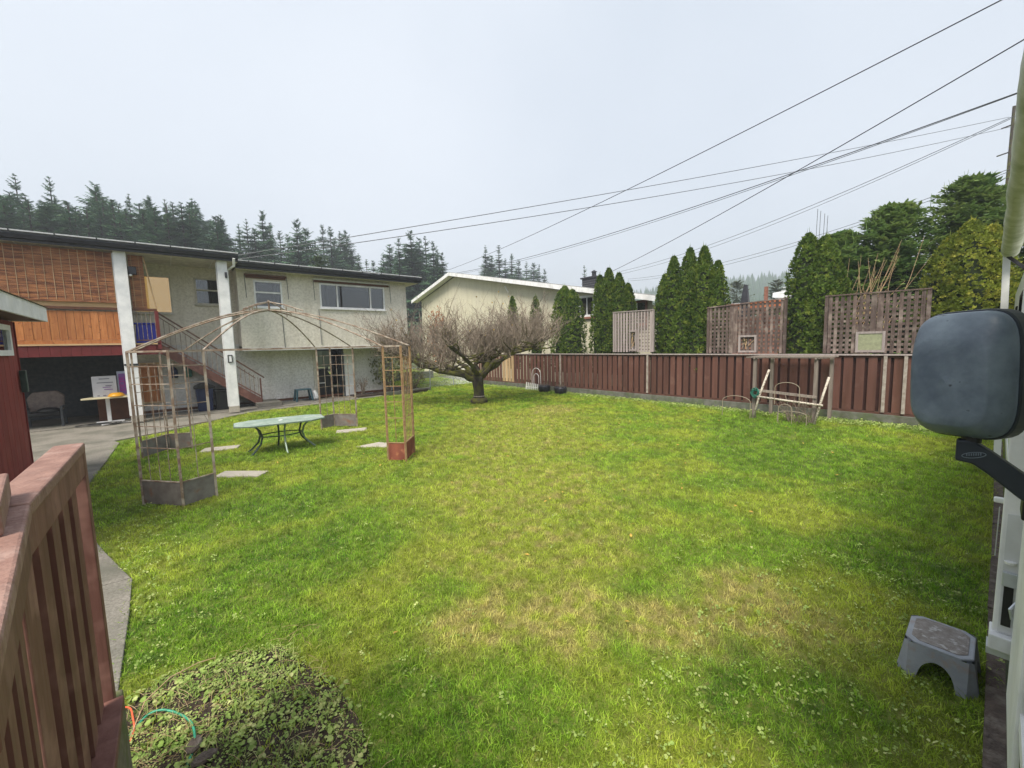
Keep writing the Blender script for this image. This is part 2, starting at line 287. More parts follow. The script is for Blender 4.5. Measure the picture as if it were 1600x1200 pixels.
def lawncol(mt,dark,green,yel,tan,blade):
    mt.use_nodes=True; nt=mt.node_tree; L=nt.links.new; b=nt.nodes['Principled BSDF']; b.inputs['Roughness'].default_value=.7; b.inputs['Specular IOR Level'].default_value=.2
    g=N(nt,'ShaderNodeNewGeometry'); P=g.outputs['Position']
    def noi(sc,lo,hi,off=0,det=4):
        mp=N(nt,'ShaderNodeMapping'); mp.inputs['Location'].default_value=(off,off*.7,0); L(P,mp.inputs[0]); n=N(nt,'ShaderNodeTexNoise'); n.inputs['Scale'].default_value=sc; n.inputs['Detail'].default_value=det; L(mp.outputs[0],n.inputs[0])
        r=N(nt,'ShaderNodeMapRange'); r.interpolation_type='SMOOTHSTEP'; r.inputs[1].default_value=lo; r.inputs[2].default_value=hi; L(n.outputs[0],r.inputs[0]); return r.outputs[0]
    def mix(f,a,c):
        x=N(nt,'ShaderNodeMix',data_type='RGBA')
        if isinstance(f,float): x.inputs[0].default_value=f
        else: L(f,x.inputs[0])
        for s,v in ((6,a),(7,c)):
            if isinstance(v,tuple): x.inputs[s].default_value=v+(1,)
            else: L(v,x.inputs[s])
        return x.outputs[2]
    def blob(pts):
        out=None
        nn=N(nt,'ShaderNodeTexNoise'); nn.inputs['Scale'].default_value=1.6; nn.inputs['Detail'].default_value=4; L(P,nn.inputs[0])
        for x,y,r0 in pts:
            d=N(nt,'ShaderNodeVectorMath',operation='DISTANCE'); L(P,d.inputs[0]); d.inputs[1].default_value=(x,y,0)
            a=N(nt,'ShaderNodeMath',operation='MULTIPLY_ADD'); L(nn.outputs[0],a.inputs[0]); a.inputs[1].default_value=-1.9*r0; L(d.outputs['Value'],a.inputs[2])
            r=N(nt,'ShaderNodeMapRange'); r.interpolation_type='SMOOTHSTEP'; r.inputs[1].default_value=-.1*r0; r.inputs[2].default_value=-.95*r0; r.inputs[3].default_value=0; r.inputs[4].default_value=1
            r.inputs[1].default_value=r0*.35; r.inputs[2].default_value=-r0*.55; L(a.outputs[0],r.inputs[0])
            if out is None: out=r.outputs[0]
            else:
                m_=N(nt,'ShaderNodeMath',operation='MAXIMUM'); L(out,m_.inputs[0]); L(r.outputs[0],m_.inputs[1]); out=m_.outputs[0]
        return out
    base=mix(noi(.9,.38,.62,3),green,yel)
    base=mix(blob([(4.5,5.0,2.0),(3.2,3.4,1.4),(6.2,7.5,2.2),(8.5,9.5,2.5)]),base,mix(noi(5,.42,.74,9),yel,tan))
    base=mix(blob([(1.1,2.1,.8),(3.0,.9,.7),(5.8,.5,.8),(1.0,5.2,1.1),(9.5,2.5,2.2),(-.2,4.6,.7),(1.2,7.0,1.1),(12.5,4.0,2.0)]),base,mix(noi(4,.35,.65,5),dark,green))
    base=mix(blob([(2.55,2.35,.5),(1.85,2.75,.45),(3.9,1.25,.65),(10.6,10.4,1.0),(3.1,1.7,.55),(8.6,12.5,.5)]),base,mix(noi(7,.30,.62,1),yel,tan))
    base=mix(noi(26,.52,.68,2,2),base,mix(.5,base,tan) if not blade else mix(.35,base,tan))
    if blade:
        oi=N(nt,'ShaderNodeObjectInfo'); h=N(nt,'ShaderNodeHueSaturation'); r=N(nt,'ShaderNodeMapRange'); r.inputs[3].default_value=.45; r.inputs[4].default_value=1.45; L(oi.outputs['Random'],r.inputs[0]); L(r.outputs[0],h.inputs['Value']); L(base,h.inputs['Color']); base=h.outputs[0]
        tr=N(nt,'ShaderNodeBsdfTranslucent'); ms=N(nt,'ShaderNodeMixShader'); ms.inputs[0].default_value=.42; L(base,tr.inputs[0]); L(b.outputs[0],ms.inputs[1]); L(tr.outputs[0],ms.inputs[2]); L(ms.outputs[0],nt.nodes['Material Output'].inputs[0])
    else:
        n=N(nt,'ShaderNodeTexNoise'); n.inputs['Scale'].default_value=60; L(P,n.inputs[0]); bm=N(nt,'ShaderNodeBump'); bm.inputs['Distance'].default_value=.02; L(n.outputs[0],bm.inputs['Height']); L(bm.outputs[0],b.inputs['Normal'])
    L(base,b.inputs[0])
lawncol(m_lawn,(.055,.10,.012),(.10,.155,.018),(.17,.20,.028),(.23,.20,.07),False)
lawncol(m_blade,(.165,.325,.03),(.26,.43,.042),(.41,.495,.065),(.56,.51,.18),True)
def polyobj(name,poly,z,mat):
    b=MB(); b.add([(x,y,z) for x,y in poly],[tuple(range(len(poly)))]); me=b.mesh(name,mat)
    if me.polygons[0].normal.z<0: me.flip_normals()
    o=D.objects.new(name,me); COL.objects.link(o); return struct(o)
polyobj('lawn',[(-1.4,-4),(-1.4,16.0),(-.6,16.2),(.8,17.6),(1.6,18.4),(2.4,18.8),(4.7,19.3),(8.1,19.9)]+LAWN[16:],0.0,m_lawn)
polyobj('garden_bed',BED,.008,m_soil)
# concrete patio and path slabs, with joints left open between them
def slab(name,poly,z=.03,mat=m_conc,t=.1): return struct(MB().prism(poly,z-t,z).build(name,mat,bevel=.006))
slab('patio_slab',[(-9,15.6),(-1.3,15.6),(-.25,16.25),(.92,17.3),(.92,19.35),(-9,19.35)])
slab('patio_slab',[(.935,17.32),(1.62,18.1),(2.35,18.65),(4.7,19.05),(4.7,19.35),(.935,19.35)])
slab('patio_slab',[(4.715,19.05),(8.1,19.5),(8.1,20.98),(4.715,20.98)])
slab('patio_slab',[(-9,19.365),(4.7,19.365),(4.7,24),(-9,24)],.06)
slab('path_slab',[(-3.2,12.5),(-1.22,12.5),(-1.15,15.1),(-1.28,15.585),(-3.2,15.585)])
slab('path_slab',[(-2.6,9.2),(-1.25,9.2),(-1.29,10.6),(-1.23,12.485),(-2.6,12.485)])
slab('path_slab',[(-2.2,5.83),(-.48,5.83),(-.75,6.8),(-1.03,7.9),(-1.24,9.185),(-2.2,9.185)])
slab('path_slab',[(-2.2,1.0),(-.45,1.0),(-.45,5.0),(-.465,5.815),(-2.2,5.815)])
struct(MB().prism([(-9,1),(-2.0,1),(-2.0,21),(-9,21)],-.12,-.03).build('ground_strip',m_joint))
# grass
def inpoly(px,py,poly):
    c=np.zeros(px.shape,bool); n=len(poly)
    for i in range(n):
        x1,y1=poly[i];x2,y2=poly[(i+1)%n]
        if y1==y2: continue
        k=((y1>py)!=(y2>py))&(px<(x2-x1)*(py-y1)/(y2-y1)+x1); c^=k
    return c
hidden=D.collections.new('grass_tufts')
def tuftmesh(name,n,rad_,h0,h1,wd,mat,lean=.5):
    b=MB()
    for i in range(n):
        a=R.uniform(0,6.28); r_=rad_*math.sqrt(R.random()); x,y=r_*math.cos(a),r_*math.sin(a); h=R.uniform(h0,h1); th=R.uniform(0,6.28); ln=R.uniform(.1,lean)*h; la=R.uniform(0,6.28)
        dx,dy=wd/2*math.cos(th),wd/2*math.sin(th); ox,oy=ln*math.cos(la),ln*math.sin(la)
        b.add([(x-dx,y-dy,-.005),(x+dx,y+dy,-.005),(x+ox*.4+dx*.8,y+oy*.4+dy*.8,h*.6),(x+ox*.4-dx*.8,y+oy*.4-dy*.8,h*.6),(x+ox*1.3,y+oy*1.3,h)],[(0,1,2,3),(3,2,4)])
    return b.mesh(name,mat)
def scatter(name,mesh_src,colname,objs,seed,smin,smax,tilt=.15):
    c=D.collections.new(colname)
    for o in objs: c.objects.link(o)
    o=D.objects.new(name,mesh_src); COL.objects.link(o); md=o.modifiers.new('scatter','NODES')
    ng=D.node_groups.new(name,'GeometryNodeTree'); ng.interface.new_socket('Geometry',in_out='INPUT',socket_type='NodeSocketGeometry'); ng.interface.new_socket('Geometry',in_out='OUTPUT',socket_type='NodeSocketGeometry')
    L=ng.links.new; gi=N(ng,'NodeGroupInput'); go=N(ng,'NodeGroupOutput')
    dp=N(ng,'GeometryNodeDistributePointsOnFaces'); dp.inputs['Seed'].default_value=seed
    na=N(ng,'GeometryNodeInputNamedAttribute',data_type='FLOAT'); na.inputs[0].default_value='dens'
    ip=N(ng,'GeometryNodeInstanceOnPoints'); ci=N(ng,'GeometryNodeCollectionInfo'); ci.inputs[0].default_value=c; ci.inputs[1].default_value=True; ci.inputs[2].default_value=True
    rv=N(ng,'FunctionNodeRandomValue',data_type='FLOAT_VECTOR'); rv.inputs[0].default_value=(-tilt,-tilt,0); rv.inputs[1].default_value=(tilt,tilt,6.283)
    rs=N(ng,'FunctionNodeRandomValue',data_type='FLOAT'); rs.inputs[2].default_value=smin; rs.inputs[3].default_value=smax; rs.inputs['Seed'].default_value=5
    ns=N(ng,'GeometryNodeInputNamedAttribute',data_type='FLOAT'); ns.inputs[0].default_value='siz'; mu=N(ng,'ShaderNodeMath',operation='MULTIPLY')
    L(gi.outputs[0],dp.inputs[0]); L(na.outputs[0],dp.inputs['Density']); L(dp.outputs[0],ip.inputs[0]); L(ci.outputs[0],ip.inputs['Instance']); ip.inputs['Pick Instance'].default_value=True
    L(rs.outputs[1],mu.inputs[0]); L(ns.outputs[0],mu.inputs[1]); L(rv.outputs[0],ip.inputs['Rotation']); L(mu.outputs[0],ip.inputs['Scale']); L(ip.outputs[0],go.inputs[0]); md.node_group=ng
    return o
def emitter(poly,excl,cell,z,densf,sizf,bounds):
    x0,x1,y0,y1=bounds; xs=np.arange(x0,x1,cell); ys=np.arange(y0,y1,cell); X,Y=np.meshgrid(xs+cell/2,ys+cell/2); k=inpoly(X,Y,poly)
    for e in excl: k&=~inpoly(X,Y,e)
    X=X[k]-cell/2;Y=Y[k]-cell/2; n=len(X); V=np.zeros((n,4,3)); 
    for j,(a,b_) in enumerate(((0,0),(1,0),(1,1),(0,1))): V[:,j,0]=X+a*cell;V[:,j,1]=Y+b_*cell;V[:,j,2]=z
    me=D.meshes.new('emitter'); me.vertices.add(n*4); me.vertices.foreach_set('co',V.ravel()); me.loops.add(n*4); me.loops.foreach_set('vertex_index',np.arange(n*4,dtype=np.int32)); me.polygons.add(n); me.polygons.foreach_set('loop_start',np.arange(0,n*4,4,dtype=np.int32)); me.update(calc_edges=True)
    P=V.reshape(-1,3); 
    for nm,fn in (('dens',densf),('siz',sizf)):
        a=me.attributes.new(nm,'FLOAT','POINT'); a.data.foreach_set('value',fn(P[:,0],P[:,1]).astype(np.float32))
    return me
STONES=[[(.42,12.2),(1.15,12.0),(1.28,12.35),(.56,12.6)],[(.50,9.55),(1.17,8.98),(1.38,9.22),(.72,9.85)],[(3.35,9.95),(3.95,9.35),(4.15,9.6),(3.95,10.0)],[(3.5,12.0),(4.3,11.8),(4.45,12.15),(3.65,12.4)]]
def cl_(a,lo,hi): return np.clip(a,lo,hi)
vis=lambda x,y: (np.abs(np.degrees(np.arctan2(x,y))-40)<58)&(np.hypot(x,y)>1.2)
dn=lambda x,y: np.where(vis(x,y),cl_(2600/np.hypot(x,y)**1.25,45,1100),0)
sz=lambda x,y: cl_(.75+np.hypot(x,y)*.055,.8,2.0)
em=emitter([(x-.05,y+.04) if i<16 else (x,y) for i,(x,y) in enumerate(LAWN)],STONES,.1,0,lambda x,y: dn(x,y)*np.where(inpoly(x,y,BED),.16,1),sz,(-1.4,17,-4,30))
tu=[]
for i in range(6):
    o=D.objects.new('tuft',tuftmesh('tuft',13,.045,.018,.046,.0058,m_blade,1.2)); tu.append(o)
tag(scatter('lawn_grass',em,'grass_kinds',tu,3,.7,1.35),'short mossy green lawn grass with yellowing patches','grass',kind='stuff')
# clover / weed leaves: on the bed, sparse on the lawn and along its edges
def weedmesh(n,rad_,s,h):
    b=MB()
    for i in range(n):
        a=R.uniform(0,6.28); r_=rad_*math.sqrt(R.random()); c=Vector((r_*math.cos(a),r_*math.sin(a),R.uniform(.2,1)*h)); sc=s*R.uniform(.6,1.2); q=Euler((R.uniform(-.6,.6),R.uniform(-.6,.6),R.uniform(0,6.28))).to_matrix()
        pts=[(0,0,0),(.35,-.45,.1),(.9,-.5,.05),(1.2,0,-.12),(.9,.5,.05),(.35,.45,.1)]
        b.add([c+q@(Vector(p)*sc) for p in pts],[(0,1,2,3),(0,3,4,5)])
    return b.mesh('weed',m_clover)
wk=[D.objects.new('weed',weedmesh(14,.055,.015,.026)) for _ in range(3)]+[D.objects.new('weed',weedmesh(6,.05,.028,.03)) for _ in range(2)]+[D.objects.new('weed',tuftmesh('weed_blades',12,.05,.03,.08,.006,m_clover,1.3))]
n0=lambda x,y: np.where(np.sin(x*9.1+np.sin(y*7.3)*2)+np.sin(y*10.7+x*4.1)>-.75,520,210)
emb=emitter(BED,[],.05,.01,n0,lambda x,y:np.ones_like(x),(-.45,.8,1,4))
tag(scatter('weeds',emb,'weed_kinds',wk,5,.55,1.1,.12),'low leafy weeds covering the bare soil corner of the lawn','weeds',kind='stuff')
wk2=[D.objects.new('rosette',weedmesh(9,.05,.016,.03)) for _ in range(3)]
def n1(x,y):
    edge=(np.abs(x+.5)<.35)&(y<9); near=np.hypot(x,y)<9
    right=(y<1.5)&(x<5.5); fe=(x>14.1)
    s=(np.sin(x*2.3+y*1.7)+np.sin(y*3.1-x*1.1)>.9)
    return np.where(vis(x,y),np.where(edge,60,0)+np.where(s,14,1.5)+np.where(right,35,0)+np.where(fe,90,0)+np.where((x>14.1)&(y<3.5),120,0),0)
emw=emitter(LAWN,[BED]+STONES,.2,.01,n1,lambda x,y:1+(x>14)*1.2,(-1.4,15,-4,22))
tag(scatter('clover_patches',emw,'rosette_kinds',wk2,8,.7,1.3,.3),'scattered clover and broad leafed weeds in the lawn','weeds',kind='stuff')
b=MB()
for i in range(260):
    if i<150: x,y=R.gauss(9.5,2.4),R.gauss(12.8,2.6)
    else: x,y=R.uniform(1,14),R.uniform(1.5,16)
    if x>14.3: continue
    q=Euler((R.uniform(-.4,.4),R.uniform(-.4,.4),R.uniform(0,6.28))).to_matrix(); s=R.uniform(.025,.045)
    b.add([Vector((x,y,.045))+q@Vector(p)*s for p in ((-1,0,0),(0,-.5,.1),(1,0,0),(0,.5,.1))],[(0,1,2,3)])
tag(b.build('fallen_leaves',m_yleaf),'small yellow fallen leaves around the bare fruit tree','leaves',kind='stuff')
b=MB()
for i in range(420):
    x,y=(R.uniform(-.4,.75),R.uniform(2.0,3.8)) if i>120 else (R.uniform(-.4,.1),R.uniform(2.9,3.6)); a=R.uniform(0,6.28); ln=R.uniform(.04,.16); z=R.uniform(.02,.05)
    p=Vector((x,y,z)); d=Vector((math.cos(a),math.sin(a),R.uniform(-.1,.15)))*ln; b.tube([p,p+d*.5+Vector((0,0,.012)),p+d],.0013,3,False)
tag(b.build('dry_stalks',M('straw',(.42,.33,.18),(.3,.2,.1),9,.8)),'dry straw stalks littering the weedy soil patch','straw',kind='stuff')
for poly,lb in zip(STONES,('pale stone slab in the grass left of the glass table','pale stone slab beside the front left planter box of the gazebo','flat pale stone beside the rust red gazebo planter','stone slab in front of the rear right gazebo planter')):
    cx=sum(p[0] for p in poly)/4; cy=sum(p[1] for p in poly)/4
    tag(MB().prism(poly,-.02,.028).build('stepping_stone',m_slabstone,bevel=.01,loc=(cx,cy,0)),lb,'stepping stone','stepping stones under the gazebo')
# ---------------------------------------------------------------- main house
H=thing('house','long cream stucco two storey house with dark gutters and overhanging upper floor','house',(2,21,0))
def window(x0,x1,z0,z1,y,parent,mats,t=.06,dv=(),dh=(),curt=None,depth=.5,proud=.03):
    b=MB(); ring(b,x0,x1,z0,z1,y-proud,y+.10,t)
    for d in dv: b.box(d-.03,d+.03,y-proud+.003,y+.09,z0+t,z1-t)
    for d in dh: b.box(x0+t,x1-t,y-proud+.006,y+.085,d-.03,d+.03)
    f=b.build('window',mats,parent)
    xs=[x0+t]+sorted(dv)+[x1-t]; zs=[z0+t]+sorted(dh)+[z1-t]
    for i in range(len(xs)-1):
        for j in range(len(zs)-1): bx(xs[i]+(.03 if i else 0),xs[i+1]-(.03 if i<len(xs)-2 else 0),y+.02,y+.028,zs[j]+(.03 if j else 0),zs[j+1]-(.03 if j<len(zs)-2 else 0)).build('pane',m_glass,f)
    bx(x0-.04,x1+.04,y-.09,y-.004,z0-.05,z0).build('sill',mats,f)
    if curt: 
        b=MB(); n=40; cx0,cx1=x0+t,x1-t
        for a,c in curt:
            xa=cx0+(cx1-cx0)*a; xb=cx0+(cx1-cx0)*c; k=int(n*(c-a))+2; base=len(b.v)
            for i in range(k+1):
                x=xa+(xb-xa)*i/k; yy=y+.2+.03*math.sin(i*1.9); b.v.append((x,yy,z0)); b.v.append((x,yy,z1))
            b.f+=[(base+2*i,base+2*i+2,base+2*i+3,base+2*i+1) for i in range(k)]
        b.build('curtain',m_curtain,f)
    return f
W1=(2.98,4.02,4.20,5.30); W2=(5.53,8.58,4.26,5.38)
wallholes(2.42,9.75,20,20.2,2.47,5.75,[W1,W2]).build('upper_wall',m_stucco,H)
wallholes(20.2,21,2.42,2.6,2.47,5.75,[],'y').build('upper_wall',m_stucco,H)
wallholes(20.2,29,9.55,9.75,2.47,5.75,[],'y').build('side_wall',m_stucco,H)
bx(2.42,9.75,20.2,21,2.47,2.6).build('overhang_soffit',m_cream,H)
bx(2.40,9.77,19.97,20.0,2.40,2.52).build('trim_strip',m_whitedull,H)
W3=(1.08,2.0,4.32,5.38); W4=(-.80,.36,3.93,5.36)
wallholes(-9,2.42,21,21.2,2.7,5.8,[W3,W4]).build('upper_wall',m_stucco,H)
wallholes(-.9,9.2,21,21.2,.06,2.47,[(5.42,6.62,.06,2.40)]).build('lower_wall',m_stuccolow,H)
wallholes(21.2,29,9.0,9.2,-.05,2.47,[],'y').build('lower_side_wall',m_stuccolow,H)
bx(-.9,2.42,21.0,21.2,2.47,2.70).build('lower_wall',m_stuccolow,H)
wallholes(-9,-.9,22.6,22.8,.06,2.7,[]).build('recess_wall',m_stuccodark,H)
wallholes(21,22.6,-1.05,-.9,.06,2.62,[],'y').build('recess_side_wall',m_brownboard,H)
bx(-9,9.6,28.8,29,2.5,5.75).build('rear_wall',m_stucco,H)
bx(-.9,9,20.97,21,.10,.2).build('base_line',m_brownboard,H)
# rooms behind windows stay dark: floor and partitions
bx(-9,9.5,23.9,24,2.75,5.7).build('partition',m_darkroom,H)
bx(-9,9.5,21.2,28.8,2.62,2.7).build('upper_floor',m_darkroom,H)
window(*W1,20,H,m_white,.06,(),(4.82,),((0,.14),(.72,1)))
window(*W2,20,H,m_white,.07,(6.3,7.86),(),((.0,.12),))
window(*W3,21,H,m_cream,.06,(),(4.9,),((0.05,.3),(.6,.95)))
f=window(*W4,21,H,m_cream,.05,(),(),None)
bx(-.75,.31,21.12,21.13,3.95,5.33).build('reflection_glow_panel',m_windowglow,f)  # added glowing sheet behind the glass, in place of a warm reflection
# sun shade rollers above the windows
for (x0,x1,z,mt,mt2) in ((2.68,4.22,5.47,m_brownboard,m_brownboard),(5.28,8.85,5.50,m_whitedull,m_brownboard)):
    r_=MB().bar((x0,19.93,z+.03),(x1,19.93,z+.03),.1,.07).build('sunshade_roller',mt,H)
    bx(x0+.04,x1-.04,19.92,19.995,z-.09,z-.012).build('shade_fabric',mt2,r_)
    for x in (x0,x1): MB().tube([(x,19.92,z),(x+.02,19.9,z-.9)],.012,5).build('arm',m_gutter,r_)
MB().tube([(3.95,19.97,3.9),(3.98,19.97,2.5)],.012,5).build('cable',m_wirel,H)
MB().tube([(5.45,19.97,4.2),(5.48,19.97,2.6)],.012,5).build('cable',m_wirel,H)
# roofs, gutters, soffits
def roofpart(x0,x1,ye,ze,yr,zr,nm):
    b=MB().prism([(ye,ze),(yr,zr),(yr+8,zr-1.0),(yr+8,zr-1.2),(yr,zr-.2),(ye,ze-.1)],x0,x1,0)
    b.build('roof',m_roof,H)
roofpart(-9,2.36,18.72,6.02,24.5,6.55,'l'); roofpart(2.365,10.3,19.42,5.90,24.5,6.40,'r')
def gutter(x0,x1,y,z):
    b=MB().prism([(y,z-.02),(y-.11,z-.02),(y-.12,z-.06),(y-.09,z-.17),(y,z-.19)],x0,x1,0).build('gutter',m_gutter,H)
    bx(x0,x1,y-.16,y+.03,z+.012,z+.05).build('drip_edge',m_drip,b); bx(x0,x1,y+.003,y+.04,z-.26,z-.19).build('fascia',m_gutter,b)
    n=int((x1-x0)/.9)
    for i in range(n): bx(x0+.9*i+.4,x0+.9*i+.43,y-.166,y-.115,z-.01,z+.053).build('gutter_clip',m_gutter,b)
gutter(-9,2.36,18.72,6.02); gutter(2.37,10.32,19.42,5.90)
bx(-9,2.37,18.77,21,5.79,5.83).build('soffit',m_cream,H)
bx(2.38,10.28,19.47,20.0,5.66,5.70).build('soffit',m_cream,H)
bx(9.75,10.28,20.0,29,5.66,5.70).build('soffit',m_cream,H)
for i in range(9): bx(-8+i*1.2,-7.97+i*1.2,18.8,21,5.778,5.788).build('soffit_seam',m_stuccolow,H)
MB().tube([(2.22,18.62,5.86),(2.22,18.8,5.6),(2.02,19.1,5.45),(2.02,19.15,.25)],.045,8).build('downspout',m_white,H)
# posts
def post(x,lab):
    t=thing('porch_post',lab,'post',(x,19,0),'white porch posts')
    bx(x-.155,x+.155,18.88,19.1,.30,5.775).build('shaft',m_white,t)
    bx(x-.19,x-.16,18.95,19.05,.3,5.7).build('cable_channel',m_whitedull,t)
    bx(x-.16,x+.16,18.86,19.12,.06,.295).build('footing',m_slabstone,t); return t
p=post(-.92,'tall white porch post left, between cardboard boxes and blue tub'); bx(-1.1,-.74,18.85,18.875,2.0,2.07).build('band',m_gutter,p)
p=post(1.86,'tall white porch post right, with small framed thermometer on it')
b=MB(); ring(b,1.78,1.93,1.98,2.27,18.84,18.877,.03); th=b.build('thermometer',m_gutter,p); bx(1.81,1.90,18.85,18.87,2.01,2.24).build('dial',m_white,th)
bx(1.92,1.99,18.80,18.88,5.15,5.35).build('lamp_box',m_gutter,p)
# deck
Dk=thing('raised_deck','raised deck with orange cedar board railing over the dark porch recess','deck',(-3,20,2.6))
bx(-9,-.12,19.12,21,2.55,2.70).build('floor',m_palewood,Dk)
bx(-9,-.12,19.02,19.14,2.712,2.76).build('edge_strip',m_palewood,Dk)
me=bx(-.112,.112,-.012,.012,-.17,.17).mesh('fascia_board',m_redwood)
i=0; x=-5.6
while x<-.2: piece('fascia_board',me,Dk,(x,19.06+.002*(i%2),2.535)); x+=.228; i+=1
bx(-9,-.1,19.075,19.1,2.37,2.70).build('beam',m_redwood,Dk)
me=bx(-.087,.087,-.012,.012,-.46,.46).mesh('railing_board',m_orange); x=-4.6; i=0
while x<-1.12: piece('railing_board',me,Dk,(x,19.08+.006*(i%2),3.35)); x+=.182; i+=1
bx(-9,-1.1,19.055,19.13,2.765,2.885).build('bottom_rail',m_orange,Dk)
bx(-9,-1.1,19.10,19.13,2.9,3.8).build('railing_backing',m_brownboard,Dk)
bx(-9,-.12,19.02,19.16,3.86,3.94).build('top_rail',m_brownboard,Dk)
bx(-9,-1.1,19.06,19.14,3.945,4.12).build('pale_rail',m_palewood,Dk)
bx(-.72,-.16,19.06,19.1,2.84,2.88).build('bottom_rail',m_brownrail,Dk)
me=bx(-.009,.009,-.009,.009,-.49,.49).mesh('baluster',m_rust)
for i in range(5): piece('baluster',me,Dk,(-.66+i*.115,19.08,3.37))
bx(-.19,-.09,19.02,19.14,2.55,3.86).build('newel',m_redwood,Dk)
for x in (-4.7,-3.75): MB().bar((x,19.0,4.1),(x-.28,18.98,5.75),.06,.06).build('pole',m_palewood,Dk)
b=MB()
def blind(x0,x1,lab,y,z0=4.14):
    t=thing('bamboo_blind',lab,'blind',((x0+x1)/2,y,z0)); b=MB(); n=int((5.74-z0)/.022)
    for i in range(n): z=z0+i*.022; b.box(x0,x1,y+.004*math.sin(i*.35),y+.008+.004*math.sin(i*.35),z,z+.0205)
    b.build('slats',m_bamboo,t,kind='stuff')
    me=bx(-.006,.006,-.008,0,0,5.74-z0).mesh('cord',m_newwood); x=x0+.08
    while x<x1: piece('cord',me,t,(x,y-.006,z0)); x+=.19
    bx(x0,x1,y-.02,y+.03,z0-.05,z0-.005).build('bottom_bar',m_bamboo,t)
    return t
blind(-4.25,-1.09,'wide rolled down bamboo blind left of the tall white post',19.0)
blind(-.74,-.36,'narrow strip of bamboo blind between white post and orange window',19.2,4.0)
b=MB(); b.bar((-.34,19.15,5.7),(-.12,19.15,3.95),.035,.035); b.build('pole',m_newwood,Dk)
t=thing('porch_speaker','black outdoor lamp box hanging beside the white porch post','lamp',(-.68,19.05,5.2))
bx(-.76,-.54,18.95,19.12,5.06,5.32).build('housing',m_gutter,t,bevel=.02); MB().lathe((-.70,18.98,5.0),[(.02,0),(.04,.02),(.04,.05),(.02,.07)],10).build('bulb',m_white,t)
# lawn chair tub on deck
t=thing('storage_tub','bright blue plastic tub on the deck behind thin balusters','tub',(-.46,19.6,2.7))
b=MB(); b.prism([(-.76,2.71),(-.72,3.42),(-.18,3.42),(-.22,2.71)],19.3,19.8,1); b.build('body',m_blue,t,bevel=.02); bx(-.79,-.15,19.27,19.83,3.423,3.47).build('rim',m_blue,t,bevel=.01)
# stairs
S=thing('staircase','brown outdoor staircase with thin railings descending along the stucco wall','staircase',(1.4,20.4,0))
X0,Z0,X1,Z1=-.12,2.72,2.98,.22; sl=(Z1-Z0)/(X1-X0)
for y in (20.0,20.86): MB().prism([(X0,Z0+.02),(X1,Z1+.16),(X1,Z1-.12),(X1-.12,Z1-.12),(X0,Z0-.36)],y,y+.05,1).build('stringer',m_brownrail,S)
n=13; me=bx(-.14,.14,20.055-20.4,20.855-20.4,-.02,.02).mesh('tread',m_brownrail)
for i in range(n): f=(i+.5)/n; piece('tread',me,S,(X0+(X1-X0)*f,20.4,Z0+(Z1-Z0)*f-.02))
MB().bar((X0+.02,20.02,Z0+.10),(X1,20.02,Z1+.24),.045,.05).build('lower_rail',m_brownrail,S)
MB().bar((X0+.02,20.02,Z0+.02+1.12),(X1+.12,20.02,Z1+1.12-.08),.05,.05).build('handrail',m_brownboard,S)
MB().bar((X0+.02,20.02,Z0-.06+1.06),(X1-.2,20.02,Z1+1.02+.02),.03,.03).build('upper_rail',m_brownboard,S)
me=bx(-.011,.011,-.011,.011,0,.84).mesh('baluster',m_rust); n=20
for i in range(n): x=X0+.08+(X1-X0-.1)*(i+.4)/n; piece('baluster',me,S,(x,20.02,Z0+(x-X0)*sl+.14))
bx(X1-.05,X1+.0,19.99,20.05,.1,1.25).build('newel',m_brownrail,S)
tag(bx(2.72,3.62,19.55,20.95,.06,.24).build('concrete_step',m_conc,bevel=.015,loc=(3.1,20.2,0.06)),'low brown concrete block step at the foot of the staircase','step')
# ground floor passage seen through the gap
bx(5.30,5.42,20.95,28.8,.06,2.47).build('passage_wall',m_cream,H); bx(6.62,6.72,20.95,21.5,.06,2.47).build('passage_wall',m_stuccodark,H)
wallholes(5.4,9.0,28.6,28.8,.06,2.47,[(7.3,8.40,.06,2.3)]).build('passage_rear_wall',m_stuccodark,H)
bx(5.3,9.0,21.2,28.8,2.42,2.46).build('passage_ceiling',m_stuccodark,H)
bx(6.72,7.18,20.9,21.0,.06,2.44).build('corner_post',m_white,H)
f=MB(); ring(f,5.43,5.52,.08,2.38,20.98,21.05,.03); f=f.build('door_frame',m_cream,H)
t=thing('covered_barbecue','barbecue under a black cover standing in the ground floor passage','barbecue',(5.9,21.7,.06))
b=MB().prism([(5.45,.08),(5.42,.9),(5.5,1.1),(5.75,1.42),(5.98,1.45),(6.22,1.1),(6.3,.9),(6.28,.08)],21.45,22.0,1); b.build('cover',m_black,t,bevel=.05)
bx(5.62,5.92,21.42,21.448,.72,.77).build('handle',m_white,t)
struct(bx(3,22,29.5,60,-.06,0.02).build('front_lawn',m_lawn))
t=thing('bird_bath','pale front garden hedge seen through the passage','hedge',(12,46.6,0)); 
b=MB()
for i in range(900):
    c=Vector((R.uniform(8,16),R.uniform(46,47.2),R.uniform(.1,1.7))); q=Euler((R.uniform(0,3),R.uniform(0,3),R.uniform(0,6.28))).to_matrix(); s=R.uniform(.08,.16)
    b.add([c+q@Vector(p)*s for p in ((-1,0,0),(0,-.5,0),(1,0,0),(0,.5,0))],[(0,1,2,3)])
t.name='front_hedge'; b.build('foliage',m_shrub,t)
